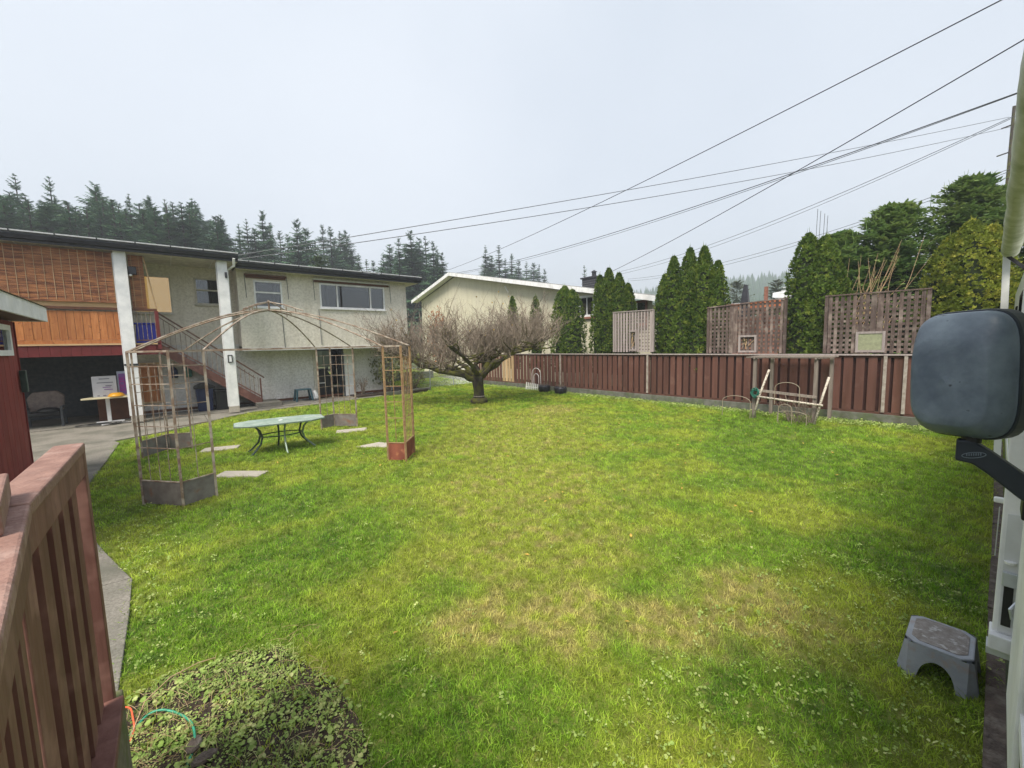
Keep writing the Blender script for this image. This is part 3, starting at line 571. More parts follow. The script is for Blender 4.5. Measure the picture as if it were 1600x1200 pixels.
# things on the patio
t=thing('armchair','old armchair with pinkish fabric back and dark cushion in the porch recess','armchair',(-3.2,20.4,.06))
MB().prism([(-3.6,.55),(-3.64,1.0),(-3.5,1.2),(-2.95,1.22),(-2.78,1.05),(-2.82,.55)],20.55,20.75,1).build('backrest',m_fabric,t,bevel=.05,smooth=False)
bx(-3.55,-2.85,20.0,20.55,.42,.56).build('seat',m_black,t,bevel=.04)
MB().lathe((-3.12,20.2,.56),[(.28,0),(.26,.08),(.16,.13),(.02,.15)],14).build('cushion',m_black,t,smooth=True)
for x in (-3.68,-2.84): bx(x,x+.07,20.0,20.7,.66,.72).build('armrest',m_stuccodark,t,bevel=.01)
for x in (-3.67,-2.84):
    for y in (20.0,20.62): bx(x,x+.06,y,y+.06,.06,.66).build('leg',m_stuccodark,t)
t=thing('side_table','cream topped table with one white pedestal leg by the white post','table',(-1.6,19.7,.06))
MB().prism([(-2.28,19.45),(-1.0,19.45),(-.98,20.1),(-2.1,20.1)],.90,.955).build('table_top',m_tabcream,t,bevel=.012)
bx(-1.72,-1.62,19.72,19.82,.06,.90).build('leg',m_white,t); bx(-2.0,-1.3,19.7,19.86,.062,.10).build('foot',m_white,t)
t=thing('cabinet','dark brown board cabinet standing behind the cream topped table','cabinet',(-1.35,20.5,.06))
bx(-1.98,-1.02,20.3,20.8,.06,.86).build('body',m_brownboard,t,bevel=.01)
def text(s,parent,mat,loc,size,rot,name='lettering'):
    cu=D.curves.new(name,'FONT'); cu.body=s; cu.size=size; cu.extrude=.0008; cu.materials.append(mat); cu.align_x='CENTER'; cu.align_y='CENTER'
    o0=D.objects.new('tmp',cu); o=D.objects.new(name,D.meshes.new_from_object(o0)); D.objects.remove(o0); COL.objects.link(o); o.parent=parent; o.location=Vector(loc)-wloc(parent); o.rotation_euler=rot; return o
t=thing('white_box','white cardboard box with lines of small print on the cream table','box',(-1.7,19.85,.955))
bx(-2.0,-1.40,19.72,20.05,.957,1.66).build('carton',m_boxwhite,t,bevel=.004)
for z,a,c,mt in ((1.57,-1.82,-1.56,m_ink),(1.44,-1.88,-1.48,m_ink),(1.33,-1.68,-1.52,m_ink),(1.28,-1.75,-1.55,m_purple),(1.2,-1.72,-1.5,m_purple),(1.0,-1.9,-1.84,m_ink),(1.0,-1.76,-1.68,m_ink),(1.01,-1.6,-1.56,m_ink)): bx(a,c,19.716,19.7195,z-.012,z+.012).build('print_line',mt,t)
t=thing('printed_box','lilac box with vertical magenta lettering beside the white post','box',(-1.2,19.9,.955))
bx(-1.38,-.92,19.86,20.08,.957,1.80).build('carton',m_boxblue,t,bevel=.004); bx(-1.34,-1.16,19.853,19.859,1.0,1.72).build('purple_panel',m_purple,t)
text('EIOR',t,m_magenta,(-1.25,19.85,1.36),.235,(rad(90),rad(-90),0)); bx(-1.12,-.95,19.853,19.859,1.05,1.66).build('print_panel',m_whitedull,t)
t=thing('yellow_bowl','upturned yellow plastic bowl on the cream topped table','bowl',(-1.42,19.6,.955))
MB().lathe((-1.42,19.6,.957),[(.23,0),(.22,.03),(.16,.11),(.1,.125),(.01,.127)],20).build('bowl',m_yellow,t,smooth=True)
for k,(x,y,a) in enumerate(((-1.75,19.25,.2),(-1.3,19.3,-.1),(-1.55,19.2,.5))):
    tag(MB().bar((x-.3*math.cos(a),y-.3*math.sin(a),.075),(x+.3*math.cos(a),y+.3*math.sin(a),.075),.09,.02).build('white_offcut',m_white,loc=(x,y,.06)),('white board scrap lying left under the cream table','white board scrap nearest the white post footing','white board scrap lying in front of the pedestal foot')[k],'board','white scraps under the table')
pts=[(-2.1+.35*math.cos(a)*1.4+.5*(a/12),19.3+.22*math.sin(a),.075+.002*a) for a in [i*.35 for i in range(36)]]
tag(MB().tube(pts,.013,5).build('black_hose',m_black,loc=(-2,19.3,.06)),'black hose coiled loosely on the patio by the cream table','hose')
def bin_(x,y,w_,h,mt,lab,lid):
    t=thing('wheelie_bin',lab,'bin',(x,y,.06)); b=MB()
    a,c=w_*.42,w_*.5
    b.add([(x-a,y-a,.062),(x+a,y-a,.062),(x+a,y+a,.062),(x-a,y+a,.062),(x-c,y-c,h),(x+c,y-c,h),(x+c,y+c,h),(x-c,y+c,h)],[(0,3,2,1),(4,5,6,7),(0,1,5,4),(1,2,6,5),(2,3,7,6),(3,0,4,7)]); b.build('body',mt,t,bevel=.02)
    if lid: MB().prism([(x-c-.06,h+.003),(x-c-.02,h+.10),(x-c*.4,h+.2),(x+c*.5,h+.19),(x+c+.05,h+.08),(x+c+.07,h+.003)],y-c-.04,y+c+.04,1).build('lid',m_black,t,bevel=.02)
    return t
bin_(1.05,20.45,.56,.96,m_navy,'navy blue bin with crumpled black lid under the stairs',True)
t=thing('black_crate','squat black container right of the navy bin, under the stairs','container',(1.75,20.4,.06)); bx(1.4,2.1,20.1,20.8,.062,.80).build('body',m_black,t,bevel=.02); bx(1.37,2.13,20.07,20.83,.803,.86).build('rim',m_black,t)
t=thing('wooden_cupboard_door','orange wood panel leaning upright behind the gazebo lattice','panel',(-.62,20.8,.06))
bx(-.82,-.30,20.86,20.93,.55,1.98).build('panel',m_orange,t); b=MB(); ring(b,-.9,-.22,.5,2.05,20.8,20.857,.06); b.build('frame',m_newwood,t)
for x,mt,lab,c in ((.18,m_navy,'dark blue jug hanging on the wall left of the green one','jug'),(.62,m_greenplastic,'green plastic jug hanging on the stucco wall','jug')):
    t=thing('hanging_jug',lab,c,(x,20.8,1.5)); MB().lathe((x,20.82,1.42),[(.10,0),(.13,.05),(.13,.3),(.09,.38),(.04,.42),(.04,.46)],12).build('body',mt,t,smooth=True); MB().tube([(x-.03,20.82,1.86),(x-.12,20.82,1.9),(x-.15,20.82,1.75),(x-.12,20.82,1.6)],.015,5).build('handle',m_black,t)
t=thing('plastic_stool','small blue green plastic stool against the stucco wall','stool',(4.68,20.45,.06))
bx(4.36,5.0,20.3,20.75,.56,.61).build('seat',m_teal,t,bevel=.02)
for sx in (0,1):
    for sy in (0,1): MB().bar((4.4+.55*sx,20.33+.38*sy,.555),(4.34+.68*sx,20.28+.5*sy,.06),.07,.05).build('leg',m_teal,t)
t=thing('white_bag','crumpled white bag leaning on the wall beside the stool','bag',(5.2,20.6,.06))
b=MB(); b.lathe((5.2,20.62,.062),[(.14,0),(.17,.1),(.13,.25),(.07,.36),(.03,.42)],9); b.v=[(v[0]+R.uniform(-.03,.03),v[1]+R.uniform(-.03,.03),v[2]) for v in b.v]; b.build('bag',m_white,t,smooth=True)
# planting bed by the house corner with border
struct(MB().prism([(6.9,19.75),(9.7,20.2),(9.7,19.7),(11.0,20.1),(10.5,23.5),(9.25,23.5),(9.25,20.98),(8.12,20.98),(8.12,19.95),(6.9,20.95)],.0,.10).build('planting_bed',m_soil))
tag(MB().bar((8.2,19.62,.09),(11.0,20.15,.09),.14,.17).build('bed_edging',m_concwall,loc=(9.5,19.9,0)),'low grey edging along the flower bed at the house corner','edging')
def shrub(name,x,y,z,h,r_,mt,nl,ls,lab,cat,stems=8,smat=m_twig,grp=None,flat=1):
    t=thing(name,lab,cat,(x,y,z),grp); b=MB()
    for i in range(stems):
        a=R.uniform(0,6.28); e=Vector((x+r_*.8*math.cos(a),y+r_*.8*math.sin(a)*flat,z+h*R.uniform(.6,1))); s0=Vector((x+R.uniform(-.1,.1),y,z)); mid=(s0+e)/2+Vector((R.uniform(-.1,.1),0,h*.1)); b.tube([s0,mid,e],[.018,.012,.004],4,False)
    b.build('stems',smat,t); b=MB()
    for i in range(nl):
        u=R.uniform(-1,1); a=R.uniform(0,6.28); q=math.sqrt(1-u*u); rr_=R.uniform(.35,1)**.5*(1+.2*math.sin(a*3+i*.001))
        c=Vector((x+r_*rr_*q*math.cos(a),y+r_*flat*rr_*q*math.sin(a),z+h*.55+h*.45*rr_*u)); M_=Euler((R.uniform(0,6.3),R.uniform(0,6.3),R.uniform(0,6.3))).to_matrix(); s=ls*R.uniform(.6,1.3)
        b.add([c+M_@Vector(p)*s for p in ((-1,0,0),(0,-.5,.15),(1,0,0),(0,.5,.15))],[(0,1,2,3)])
    b.build('foliage',mt,t); return t
shrub('leafy_shrub',8.75,20.5,.1,2.5,.85,m_shrub,1100,.07,'tall leafy shrub against the white house corner','shrub',14)
shrub('small_shrub',10.4,20.8,.1,1.1,.7,m_shrub,500,.05,'low brownish shrub in the bed right of the gazebo','shrub',20)
shrub('dry_shrub',7.4,20.45,.1,.95,.35,m_twig,90,.04,'dry twiggy plant against the wall below the overhang','shrub',18)
shrub('orange_shrub',17.6,30.5,0,5.6,.8,m_rustleaf,700,.12,'orange leaved tree top showing between house and neighbour roof','tree',10)
# ---------------------------------------------------------------- foreground railing
T=thing('brown_railing','weathered brown board railing with flat cap close in the left foreground','railing',(-.36,2.2,.72))
def railseg(p,q,ext0=0,ext1=0,nb=6):
    p=Vector(p+(0,));q=Vector(q+(0,)); d=(q-p).normalized(); nrm=Vector((d.y,-d.x,0)); ln=(q-p).length   # nrm: outer side
    z=Vector((0,0,1)); ang=math.atan2(d.y,d.x)
    MB().bar(p-d*ext0-nrm*.045+z*1.978,q+d*ext1-nrm*.045+z*1.978,.10,.042).build('cap_rail',m_cap,T,bevel=.007)
    MB().bar(p-nrm*.02+z*1.90,q-nrm*.02+z*1.90,.03,.108).build('top_rail',m_brownrail,T,bevel=.004)
    MB().bar(p-nrm*.03+z*.70,q-nrm*.03+z*.70,.12,.045).build('bottom_rail',m_brownrail,T,bevel=.006)
    w_=ln/nb
    me=bx(-w_*.28,w_*.28,-.011,.011,-.60,.56).mesh('board',m_brownrail); me2=bx(-w_*.36,w_*.36,-.009,.009,-.60,.53).mesh('board',m_brownrail)
    for i in range(nb):
        c=p+d*w_*(i+.5); piece('board',me,T,c-nrm*.047+z*1.325,(0,0,ang))
    for i in range(nb-1):
        c=p+d*w_*(i+1); piece('board',me2,T,c-nrm*.085+z*1.325,(0,0,ang))
railseg((-.325,1.70),(-.325,2.70),nb=5)
railseg((-.215,.87),(-.322,1.69),.35,.0,nb=5)
MB().bar((-.362,2.735,.68),(-.362,2.735,1.955),.065,.065,(0,1,0)).build('end_post',m_brownrail,T,bevel=.004)
MB().bar((-.385,1.72,.68),(-.385,1.72,1.955),.06,.06,(0,1,0)).build('corner_post',m_brownrail,T,bevel=.004)
b=MB().box(-.075,.075,-.2,.2,-.035,.035); o=b.build('post_block',m_cap,None,local=True,bevel=.006); o.parent=T; o.location=Vector((-.415,1.60,2.036))-wloc(T); o.rotation_euler=(0,0,rad(9))
struct(MB().prism([(-.31,-1.5),(-.31,2.84),(-.9,2.84),(-2.2,2.84),(-2.2,-1.5)],.0,.672).build('deck_platform',M('mossy_edge',(.20,.17,.12),(.12,.11,.07),20,.95,.006,50,c3=(.10,.12,.04),scale3=6),bevel=.01))
# ---------------------------------------------------------------- shed
S=thing('red_shed','barn red board shed with white fascia and small white window at left edge','shed',(-3.2,10.2,0))
bx(-5,-2.10,6.5,11.66,-.1,3.02).build('frame',m_redwood,S)
me=bx(-.008,.008,-.135,.135,-1.56,1.56).mesh('siding_board',m_redwall); y=6.6
wy0,wy1=10.0,11.05
while y<11.65:
    piece('siding_board',me,S,(-2.085,y,1.47)); y+=.282
me=bx(-.12,.12,-.008,.008,-1.56,1.56).mesh('siding_board',m_redwall); x=-2.2
while x>-4.9: piece('siding_board',me,S,(x,11.68,1.47)); x-=.25
b=MB(); b2=wallholes(wy0,wy1,-2.075,-2.02,2.42,2.94,[(wy0+.09,wy1-.09,2.51,2.85)],'y'); f=b2.build('window',m_white,S)
bx(-2.07,-2.062,wy0+.09,wy1-.09,2.51,2.85).build('pane',m_glass,f)
bx(-2.08,-2.073,wy0+.4,wy1-.25,2.51,2.85).build('curtain',m_redwall,f)
bx(-1.75,-1.71,6.2,12.0,3.06,3.33).build('fascia',m_white,S)
bx(-5.2,-1.76,11.96,12.0,3.06,3.33).build('fascia',m_white,S)
bx(-5.2,-1.755,6.2,11.955,3.07,3.10).build('soffit',m_brownboard,S)
MB().prism([(-1.68,3.335),(-3.6,3.85),(-5.5,3.335)],6.1,12.05,1).build('roof',M('brown_roofing',(.17,.14,.13),(.12,.1,.095),9,.9),S)
bx(-2.06,-1.98,11.4,11.5,1.75,2.15).build('wall_lamp',m_greenmetal,S,bevel=.01)
# ---------------------------------------------------------------- gazebo
GC=Vector((1.85,10.6,0)); G=thing('gazebo_frame','rusty metal gazebo frame with curved ribs and lattice corners over the table','gazebo',tuple(GC))
TOPZ=2.43; APEX=3.30
posts=[]
def corner(sx,sy,z):
    if (sx,sy)==(1,-1): return Vector((4.16,8.48,z)),Vector((3.69,7.93,z)),Vector((3.43,8.22,z))
    dx=.14*sx if sy>0 else 0
    return Vector((sx*2.31+dx,sy*1.95,z))+GC,Vector((sx*1.83+dx,sy*2.55,z))+GC,Vector((sx*1.39+dx,sy*2.33,z))+GC
for ci,(sx,sy) in enumerate(((-1,-1),(1,-1),(1,1),(-1,1))):
    A,Mm,B=corner(sx,sy,0)
    mt=m_goldrust if ci==1 else m_rust
    pm=m_rustred if ci==1 else m_rustpanel
    for P in (A,Mm,B): MB().bar(P,P+Vector((0,0,TOPZ)),.036,.036,(1,0,0)).build('post',mt,G); posts.append(P)
    for (P,Q) in ((A,Mm),(Mm,B)):
        d=Q-P; ln=d.length; nd=d.normalized()
        MB().bar(P+nd*.02+Vector((0,0,.21)),Q-nd*.02+Vector((0,0,.21)),.014,.36).build('base_panel',pm,G)
        MB().bar(P+nd*.02+Vector((0,0,.40)),Q-nd*.02+Vector((0,0,.40)),.03,.016).build('crossbar',mt,G)
        zs=[.93,1.27,1.60,1.93,2.2]
        for z in zs: MB().bar(P+nd*.018+Vector((0,0,z-.08*(ci==3))),Q-nd*.018+Vector((0,0,z-.08*(ci==3))),.010,.013).build('crossbar',mt,G)
        k=(5 if ci==1 else 3) if ln>.6 else 1
        for i in range(k):
            c=P+d*((i+1)/(k+1)); MB().bar(c+Vector((0,0,.41)),c+Vector((0,0,2.2)),.011,.011,(1,0,0)).build('lattice_bar',mt,G)
ring8=[]
for sx,sy,o_ in ((-1,-1,0),(1,-1,1),(1,1,0),(-1,1,1)):
    A,Mm,B=corner(sx,sy,TOPZ)
    ring8+= [A,Mm,B] if not o_ else [B,Mm,A]
b=MB()
for i in range(12): b.bar(ring8[i],ring8[(i+1)%12],.028,.028)
b.build('eave_ring',m_rust,G)
for i,P in enumerate(ring8):
    e=GC+Vector((0,0,APEX)); pts=[]
    for j in range(11):
        t=j/10; q=P.lerp(e,t); q.z=TOPZ+(APEX-TOPZ)*(math.sin(t*math.pi/2*.92)/math.sin(math.pi/2*.92)); pts.append(q)
    if (i%3)!=1: MB().tube(pts,.017,5).build('roof_rib',m_rust,G)
hub=GC+Vector((0,0,APEX)); MB().tube([hub+Vector((0,0,-.03)),hub+Vector((0,0,.22))],.02,6).build('finial',m_rust,G)
for sx,sy in ((-1,-1),(1,-1),(1,1),(-1,1)):
    d=Vector((sx*.85,sy*.85,0)).normalized(); s=hub+Vector((0,0,.18)); pts=[s,s+d*.35+Vector((0,0,-.07)),s+d*.8+Vector((0,0,-.22))]
    r_=MB().tube(pts,.014,5).build('top_rib',m_rust,G)
    for k in (.4,.62): p=s+d*k+Vector((0,0,-.07-(k-.35)*.33)); MB().tube([p,p+Vector((0,0,-.13))],.013,4).build('strut',m_rust,r_)
# ---------------------------------------------------------------- glass patio table
T=thing('patio_table','oblong dimpled green glass patio table with curved dark metal legs','table',(1.98,11.05,0))
tp=[(-.98,-.22),(-.78,-.47),(.35,-.47),(.98,.0),(.98,.22),(.74,.47),(-.40,.47),(-.98,.12)]
tp=[(-.93,-.28),(-.62,-.48),(.62,-.48),(.93,-.28),(.93,.28),(.62,.48),(-.62,.48),(-.93,.28)]
ta=rad(-6); tp=[(1.98+x*math.cos(ta)-y*math.sin(ta),11.05+x*math.sin(ta)+y*math.cos(ta)) for x,y in tp]
MB().prism(tp,.716,.728).build('glass_top',m_tabletop,T); 
b=MB()
for i in range(8): p=tp[i];q=tp[(i+1)%8]; b.bar((p[0],p[1],.708),(q[0],q[1],.708),.03,.026)
b.build('rim',m_greenlight,T); MB().lathe((1.98,11.05,.729),[(.045,0),(.045,.006),(.02,.008)],12).build('hole_ring',m_white,T)
rg=[(1.98+.46*math.cos(a),11.05+.30*math.sin(a),.40) for a in [i*math.pi/12 for i in range(25)]]
MB().tube(rg,.014,6,False).build('leg_ring',m_greenmetal,T)
for i,a in enumerate((.45,1.57,2.69,3.59,4.71,5.83)):
    c,s=math.cos(a),math.sin(a); pt=[]
    for t,rx,z in ((0,.66,.70),(.3,.52,.56),(.5,.47,.40),(.7,.52,.24),(.9,.68,.08),(1,.76,.02)): pt.append((1.98+rx*c*1.0,11.05+rx*s*.72,z))
    MB().tube(pt,.021,6).build('leg',m_greenmetal if i in(0,1,2,3) else m_greenlight,T)
# ---------------------------------------------------------------- fence
FX=14.7
F=thing('board_fence','long brown board fence on a low concrete base along the right side','fence',(FX,8,0))
Y0,Y1=-6.0,21.3
struct(bx(FX-.02,FX+.22,Y0,Y1,-.1,.27).build('retaining_wall',m_concwall,bevel=.012))
struct(bx(10.9,15.4,27.6,27.8,-.1,.55).build('low_wall',m_concwall))
bx(FX+.02,FX+.14,Y0,Y1,.275,.325).build('bottom_rail',m_fence,F)
bx(FX-.04,FX+.16,Y0,Y1,1.865,1.90).build('cap_rail',m_greylight,F)
bx(FX+.04,FX+.12,Y0,Y1,1.80,1.862).build('top_rail',m_fence,F)
me=bx(-.011,.011,-.098,.098,0,1.52).mesh('board',m_fence); men=bx(-.011,.011,-.098,.098,0,1.52).mesh('board',m_newwood); meb=bx(-.009,.009,-.07,.07,0,1.50).mesh('board',m_fencedark)
y=-2.0; i=0
while y<Y1-.1:
    new=17.35<y<18.5
    piece('board',men if new else me,F,(FX+.025+R.uniform(-.004,.004),y,.33),(0,R.uniform(-.006,.006),0),(1,R.uniform(.92,1.06),1),'pale new replacement board' if new else None)
    piece('board',meb,F,(FX+.10,y+.13,.34)); y+=.263; i+=1
for y in (13.8,9.05,1.95,1.55): bx(FX-.03,FX+.012,y-.035,y+.035,.33,1.86).build('post',m_postpale,F,)
# lattice screens: real open lattices
def lattice(y0,y1,z0a,z1a,z1b,lab,mt,n,pw,grp='wooden lattice screens above the fence'):
    t=thing('lattice_screen',lab,'lattice screen',(FX+.2,(y0+y1)/2,z0a),grp); w_=(y1-y0)/n
    for i in range(n):
        y=y0+w_*(i+.5); f=(y-y0)/(y1-y0); zt=z1a+(z1b-z1a)*f; wide=pw and abs(i-n*pw)<1.2
        ww=w_*((.96 if wide else .56) if pw else .62)*R.uniform(.93,1.05)
        bx(FX+.15,FX+.17,y-ww/2,y+ww/2,z0a,zt).build('slat',mt,t)
    z=z0a+.1; lo=min(z1a,z1b)
    k=0
    while z<max(z1a,z1b)-.06:
        bx(FX+.175,FX+.19,y0,y1,z-(.022 if pw is None else .034),z+(.022 if pw is None else .034)).build('crosspiece',m_grey,t); z+=.135; k+=1  # on the pale screen, the darker wood paints in the shade behind the slats
    for y in (y0-.03,y1+.03): zt=z1a if y<y0 else z1b; bx(FX+.14,FX+.21,y-.04,y+.04,z0a,zt+.02).build('post',mt,t)
    MB().bar((FX+.17,y0-.07,z1a+.03),(FX+.17,y1+.07,z1b+.03),.09,.035).build('top_cap',mt,t); return t
lattice(8.95,10.75,1.97,3.60,3.64,'pale freshly weathered lattice screen above the fence, left of the widest cedar',m_greylight,13,None)
lattice(4.40,6.72,1.92,3.60,3.50,'middle dark lattice screen with square twig window',m_grey,17,.62)
lattice(1.25,3.30,1.92,3.52,3.55,'right dark lattice screen behind the vehicle mirror',m_grey,15,.42)
def hungframe(y0,y1,z0,z1,lab,kind):
    t=thing('garden_wall_art',lab,'wall art',(FX+.1,(y0+y1)/2,z0)); b=wallholes(y0,y1,FX+.085,FX+.145,z0,z1,[(y0+.06,y1-.06,z0+.06,z1-.06)],'y'); b.build('frame',m_greylight,t)
    if kind=='panel':
        bx(FX+.10,FX+.12,y0+.06,y1-.06,z0+.06,z1-.06).build('panel',M('mossy_panel',(.30,.32,.20),(.22,.23,.15),9,.9),t)
    else:
        for i in range(11):
            a=Vector((FX+.12,R.uniform(y0+.07,y1-.07),R.uniform(z0+.07,z1-.07))); c=Vector((FX+.12,R.uniform(y0+.07,y1-.07),R.uniform(z0+.07,z1-.07))); 
            if (a-c).length>.1: MB().tube([a,(a+c)/2+Vector((.01,0,.02)),c],.010,4).build('twig',m_newwood if i%2 else m_bark,t)
hungframe(9.62,9.98,2.02,2.86,'narrow upright frame of carved twigs on the pale lattice','twig')
hungframe(5.15,5.70,1.95,2.52,'square frame with crossed twigs on the middle lattice','twig')
hungframe(2.0,2.62,1.95,2.52,'square frame with mossy green panel on the right lattice','panel')
# arbour bench frame in front of the fence
m_oldtimber=M('old_timber',(.27,.23,.20),(.16,.13,.11),7,.9,.004,40,stretch=(3,3,.25),rnd=.3)
A=thing('rustic_trellis','weathered grey wooden trellis frame with birch poles leaning before the fence','trellis',(13.9,3.9,0))
for x,y in ((13.55,4.72),(13.55,3.20),(14.45,4.55),(14.45,3.05)): MB().bar((x,y,0),(x,y,1.80),.085,.085,(1,0,0)).build('post',m_oldtimber,A)
for x in (13.5,13.7,13.9,14.1,14.3,14.5): MB().bar((x,4.95,1.84),(x,2.92,1.85),.08,.04).build('top_slat',m_oldtimber,A)
for y in (4.72,3.20): MB().bar((13.45,y,1.82),(14.55,y-.1,1.82),.045,.045).build('top_beam',m_oldtimber,A)
MB().bar((13.5,4.7,.86),(13.5,3.15,.76),.06,.07).build('crosspiece',m_oldtimber,A)
for pts in ([(13.3,4.66,.02),(13.45,4.52,.8),(13.6,4.36,1.48)],[(13.35,3.14,.03),(13.45,3.03,.7),(13.6,2.92,1.32)],[(13.42,4.62,.68),(13.38,3.8,.62),(13.4,2.98,.56)]):
    MB().tube(pts,.030,7).build('birch_pole',m_birch,A,smooth=True)
for (x,a,c,h,z) in ((13.2,5.5,4.7,.68,0),(13.15,3.95,3.62,.55,0),(13.3,4.1,3.5,1.15,.5),(13.25,4.0,3.3,.35,0)):
    p=[(x,a,z)]+[(x,a+(c-a)*(.5-.5*math.cos(t*math.pi/8)),z+(h-z)*(.75+.25*math.sin(t*math.pi/8))) for t in range(9)]+[(x,c,z)]
    tag(MB().tube(p,.009,5).build('wire_hoop',m_hoop,loc=(x,(a+c)/2,0)),{5.5:'low pale hoop left of the rustic trellis',3.95:'pale hoop standing in the middle of the rustic trellis',4.1:'highest pale hoop arching behind the birch crossbar',4.0:'small pale hoop low at the right inside the trellis'}[a],'garden hoop','garden hoops by the trellis')
b=MB()
for i in range(26):
    c=Vector((13.42,4.66,.78)); a0=R.uniform(0,6.28); ax=R.uniform(.05,.13); az=R.uniform(.06,.17); pts=[c+Vector((R.uniform(-.05,.05),ax*math.cos(a0+j*.8),az*math.sin(a0+j*.8))) for j in range(6)]; b.tube(pts,.008,4,False)
tag(b.build('green_wire_bundle',m_greenplastic,loc=(13.4,4.66,.8)),'bundle of green garden wire hung on the left birch pole','wire')
b=MB()
for i in range(70):
    p=Vector((13.5+R.uniform(-.2,.3),R.uniform(3.2,3.9),.02)); q=p+Vector((R.uniform(-.15,.15),R.uniform(-.25,.35),R.uniform(.25,.75))); b.tube([p,(p+q)/2+Vector((0,R.uniform(-.08,.08),.04)),q],.006,3,False)
tag(b.build('dead_stems',m_twig,loc=(13.5,3.5,0)),'tangle of dead brown stems under the trellis','dead plant')
# edging, arch and planters far along the fence
t=thing('picket_edging','short white picket edging leaning in front of the fence','garden edging',(14.4,15.5,0))
for i in range(7): MB().bar((14.35,15.95-.14*i,.02),(14.35,15.9-.14*i,.42-.01*i),.02,.065,(0,1,0)).build('picket',m_white,t)
bx(14.36,14.39,14.95,16.0,.16,.20).build('rail',m_white,t)
for k,r_ in enumerate((.32,.18)):
    p=[(14.48,15.3+r_,.1)]+[(14.48,15.3+r_*math.cos(a*math.pi/8),.85+r_*math.sin(a*math.pi/8)-.15*k) for a in range(9)]+[(14.48,15.3-r_,.1)]
    tag(MB().tube(p,.014,5).build('wire_arch',m_white,loc=(14.5,15.3,0)),('larger white wire garden arch behind the picket edging','smaller white wire arch nested inside the larger one')[k],'garden arch','white wire arches')
for y,x,lab in ((14.5,14.25,'dark rounded planter left of its twin at the fence foot'),(13.35,14.2,'dark rounded planter right of its twin at the fence foot')):
    t=thing('dark_planter',lab,'planter',(x,y,0),'dark planters by the fence'); MB().lathe((x,y,0),[(.20,0),(.28,.08),(.30,.26),(.27,.36),(.23,.35),(.2,.28)],16).build('pot',m_gutter,t,smooth=True)
    b=MB()
    for i in range(60): a=R.uniform(0,6.28); q=R.uniform(0,.3); p=Vector((x+q*math.cos(a),y+q*math.sin(a),.30)); b.tube([p,p+Vector((R.uniform(-.06,.06),R.uniform(-.06,.06),R.uniform(.05,.22)))],.004,3,False)
    b.build('dead_stems',m_twig,t)
# chain link fence beyond the tree
t=thing('chain_link_fence','low chain link fence with pale rail behind the bare tree','fence',(12.5,22,0))
me=MB().tube([(0,0,0),(0,0,1.22)],.03,6).mesh('post',m_alu)
for x,y in ((11.7,21.4),(13.3,21.4),(14.6,21.4),(10.3,21.4)): piece('post',me,t,(x,y,0))
MB().tube([(9.8,21.4,1.2),(14.7,21.4,1.2)],.022,6).build('top_rail',m_alu,t)
b=MB()
for i in range(80): x=9.8+i*.061; b.tube([(x,21.4,.02),(x+1.1 if x<13.5 else 14.65,21.4,1.15 if x<13.5 else .02+(14.65-x))],.0022,3,False); b.tube([(x,21.4,1.15),(min(x+1.1,14.65),21.4,1.15-(min(x+1.1,14.65)-x))],.0022,3,False)
b.build('wire_mesh',m_alu,t,kind='stuff')
# ---------------------------------------------------------------- cedars
def cedarcrown(cols,z0,mat,dens=1.0,fl=.11,seed=1,rd=3.0):
    """cols: (x,y,radius,top z). clumps of flat sprays over each column; returns meshes crown, core."""
    rg=random.Random(seed); b=MB(); core=MB(); zz=Vector((0,0,1))
    for (cx,cy,r0,zt) in cols:
        zt-=.28 if cy>5 else .42
        h=zt-z0
        prof=lambda t: r0*(1-max(t,0)**rd)**.74*(.82+.18*min(1,t*6))
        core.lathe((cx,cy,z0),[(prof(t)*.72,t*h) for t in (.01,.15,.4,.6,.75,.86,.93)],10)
        area=2*math.pi*r0*h; nc=int(area*95*dens)
        for i in range(nc):
            t=rg.random()**.95; a=rg.uniform(0,6.283); rr_=prof(t)*(1+.10*math.sin(a*5+t*23)+rg.uniform(-.16,.07)); 
            c=Vector((cx+rr_*math.cos(a),cy+rr_*math.sin(a),z0+t*h)); out=Vector((math.cos(a),math.sin(a),0)); tang=Vector((-math.sin(a),math.cos(a),0))
            ta=rg.uniform(-.9,.9); up_=(zz*rg.uniform(.6,1.1)+out*rg.uniform(.25,.9)+tang*ta*.6).normalized(); sd=up_.cross(out+tang*rg.uniform(-.8,.8)).normalized()
            for k in range(7):
                s=fl*rg.uniform(.6,1.25); an=(k-3)*.33+rg.uniform(-.15,.15); d=(up_*math.cos(an)+sd*math.sin(an)+out*rg.uniform(-.3,.35)).normalized(); w_=d.cross(out+sd*rg.uniform(-.6,.6)).normalized()*s*.26
                o_=c+d*rg.uniform(0,.03); b.add([o_,o_+d*s*.5+w_,o_+d*s,o_+d*s*.5-w_],[(0,1,2,3)])
        for i in range(4):
            p=Vector((cx+rg.uniform(-.06,.06),cy+rg.uniform(-.06,.06),zt-.12)); q=p+Vector((rg.uniform(-.05,.05),rg.uniform(-.05,.05),rg.uniform(.12,.4))); w_=Vector((.012,-.01,0)); b.add([p-w_,p+w_,q],[(0,1,2)])
    return b,core
